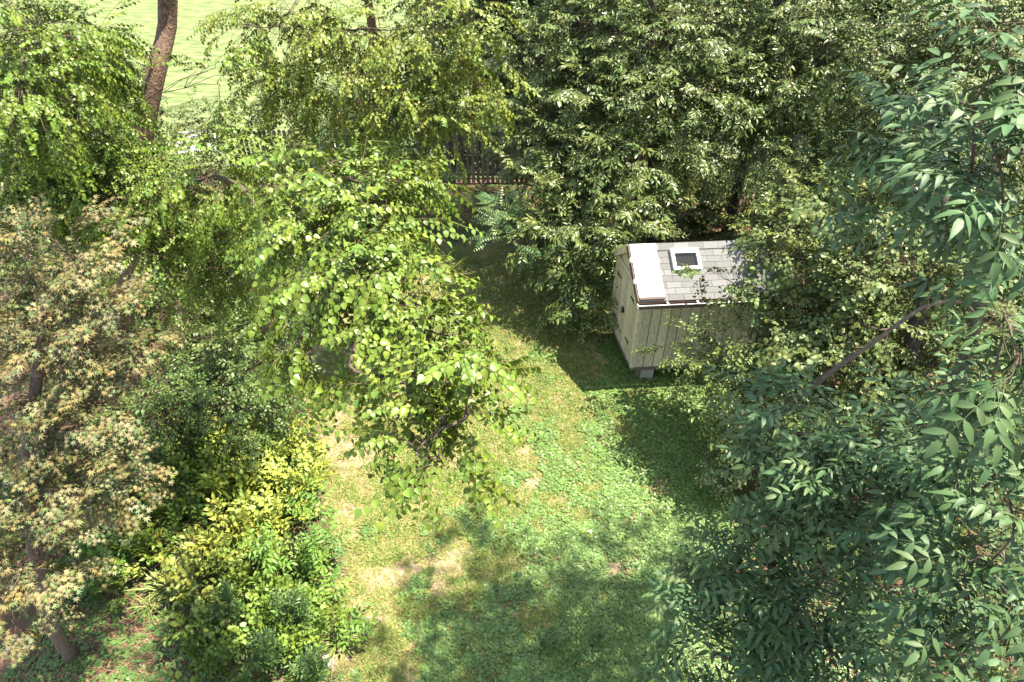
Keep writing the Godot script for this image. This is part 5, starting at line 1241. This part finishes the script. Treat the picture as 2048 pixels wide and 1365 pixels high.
	{"name": "tall_weed", "label": "short narrow-leaved weed next to the pale stones", "cat": "weed", "kind": "weed", "tint": [0.075, 0.145, 0.045], "bark": "green", "trunk": [[-2.798, -0.03, -4.316, 0.01], [-2.798, 0.35, -4.316, 0.009], [-2.768, 0.7, -4.316, 0.005]], "clumps": [[-2.8, 0.66, -4.32, 0.1, 0.1, 0.1, 6], [-2.8, 0.49, -4.32, 0.12, 0.14, 0.12, 6], [-2.8, 0.32, -4.32, 0.12, 0.12, 0.12, 5]], "singles": 120, "group": "tall weeds of the bed"},
	{"name": "seedling", "label": "broad-leaved seedling at the bottom edge of the lawn", "cat": "plant", "kind": "plain", "tint": [0.085, 0.16, 0.035], "bark": "green", "trunk": [[1.018, -0.03, -4.677, 0.01], [1.018, 0.4, -4.677, 0.007]], "clumps": [[1.02, 0.5, -4.68, 0.4, 0.2, 0.35, 7]], "singles": 60, "size": 0.8, "group": "seedlings"},
	{"name": "seedling", "label": "broad-leaved seedling right of the lowest lawn patch", "cat": "plant", "kind": "plain", "tint": [0.08, 0.15, 0.035], "bark": "green", "trunk": [[1.711, -0.03, -4.827, 0.01], [1.711, 0.4, -4.827, 0.007]], "clumps": [[1.71, 0.5, -4.83, 0.4, 0.2, 0.35, 7]], "singles": 60, "size": 0.8, "group": "seedlings"},
	{"name": "seedling", "label": "broad-leaved seedling nearest the ash boughs", "cat": "plant", "kind": "plain", "tint": [0.075, 0.14, 0.035], "bark": "green", "trunk": [[2.34, -0.03, -4.53, 0.01], [2.34, 0.4, -4.53, 0.007]], "clumps": [[2.34, 0.5, -4.53, 0.4, 0.2, 0.35, 7]], "singles": 60, "size": 0.8, "group": "seedlings"},
	{"name": "seedling", "label": "light green big-leaved seedling low in the bed", "cat": "plant", "kind": "plain", "tint": [0.12, 0.22, 0.03], "bark": "green", "trunk": [[-3.924, -0.03, -4.677, 0.01], [-3.924, 0.4, -4.677, 0.007]], "clumps": [[-3.92, 0.5, -4.68, 0.4, 0.2, 0.35, 7]], "singles": 60, "size": 0.8, "group": "seedlings"},
	{"name": "seedling", "label": "small seedling on the mulch by the maple trunk", "cat": "plant", "kind": "plain", "tint": [0.1, 0.18, 0.03], "bark": "green", "trunk": [[-6.965, -0.03, -5.218, 0.01], [-6.965, 0.176, -5.218, 0.007]], "clumps": [[-6.96, 0.22, -5.22, 0.18, 0.09, 0.15, 4]], "singles": 60, "size": 0.55, "group": "seedlings"},
	{"name": "seedling", "label": "tiny bright seedling alone on the mulch", "cat": "plant", "kind": "plain", "tint": [0.14, 0.22, 0.03], "bark": "green", "trunk": [[-6.209, -0.03, -5.632, 0.01], [-6.209, 0.176, -5.632, 0.007]], "clumps": [[-6.21, 0.22, -5.63, 0.18, 0.09, 0.15, 4]], "singles": 60, "size": 0.55, "group": "seedlings"},
]
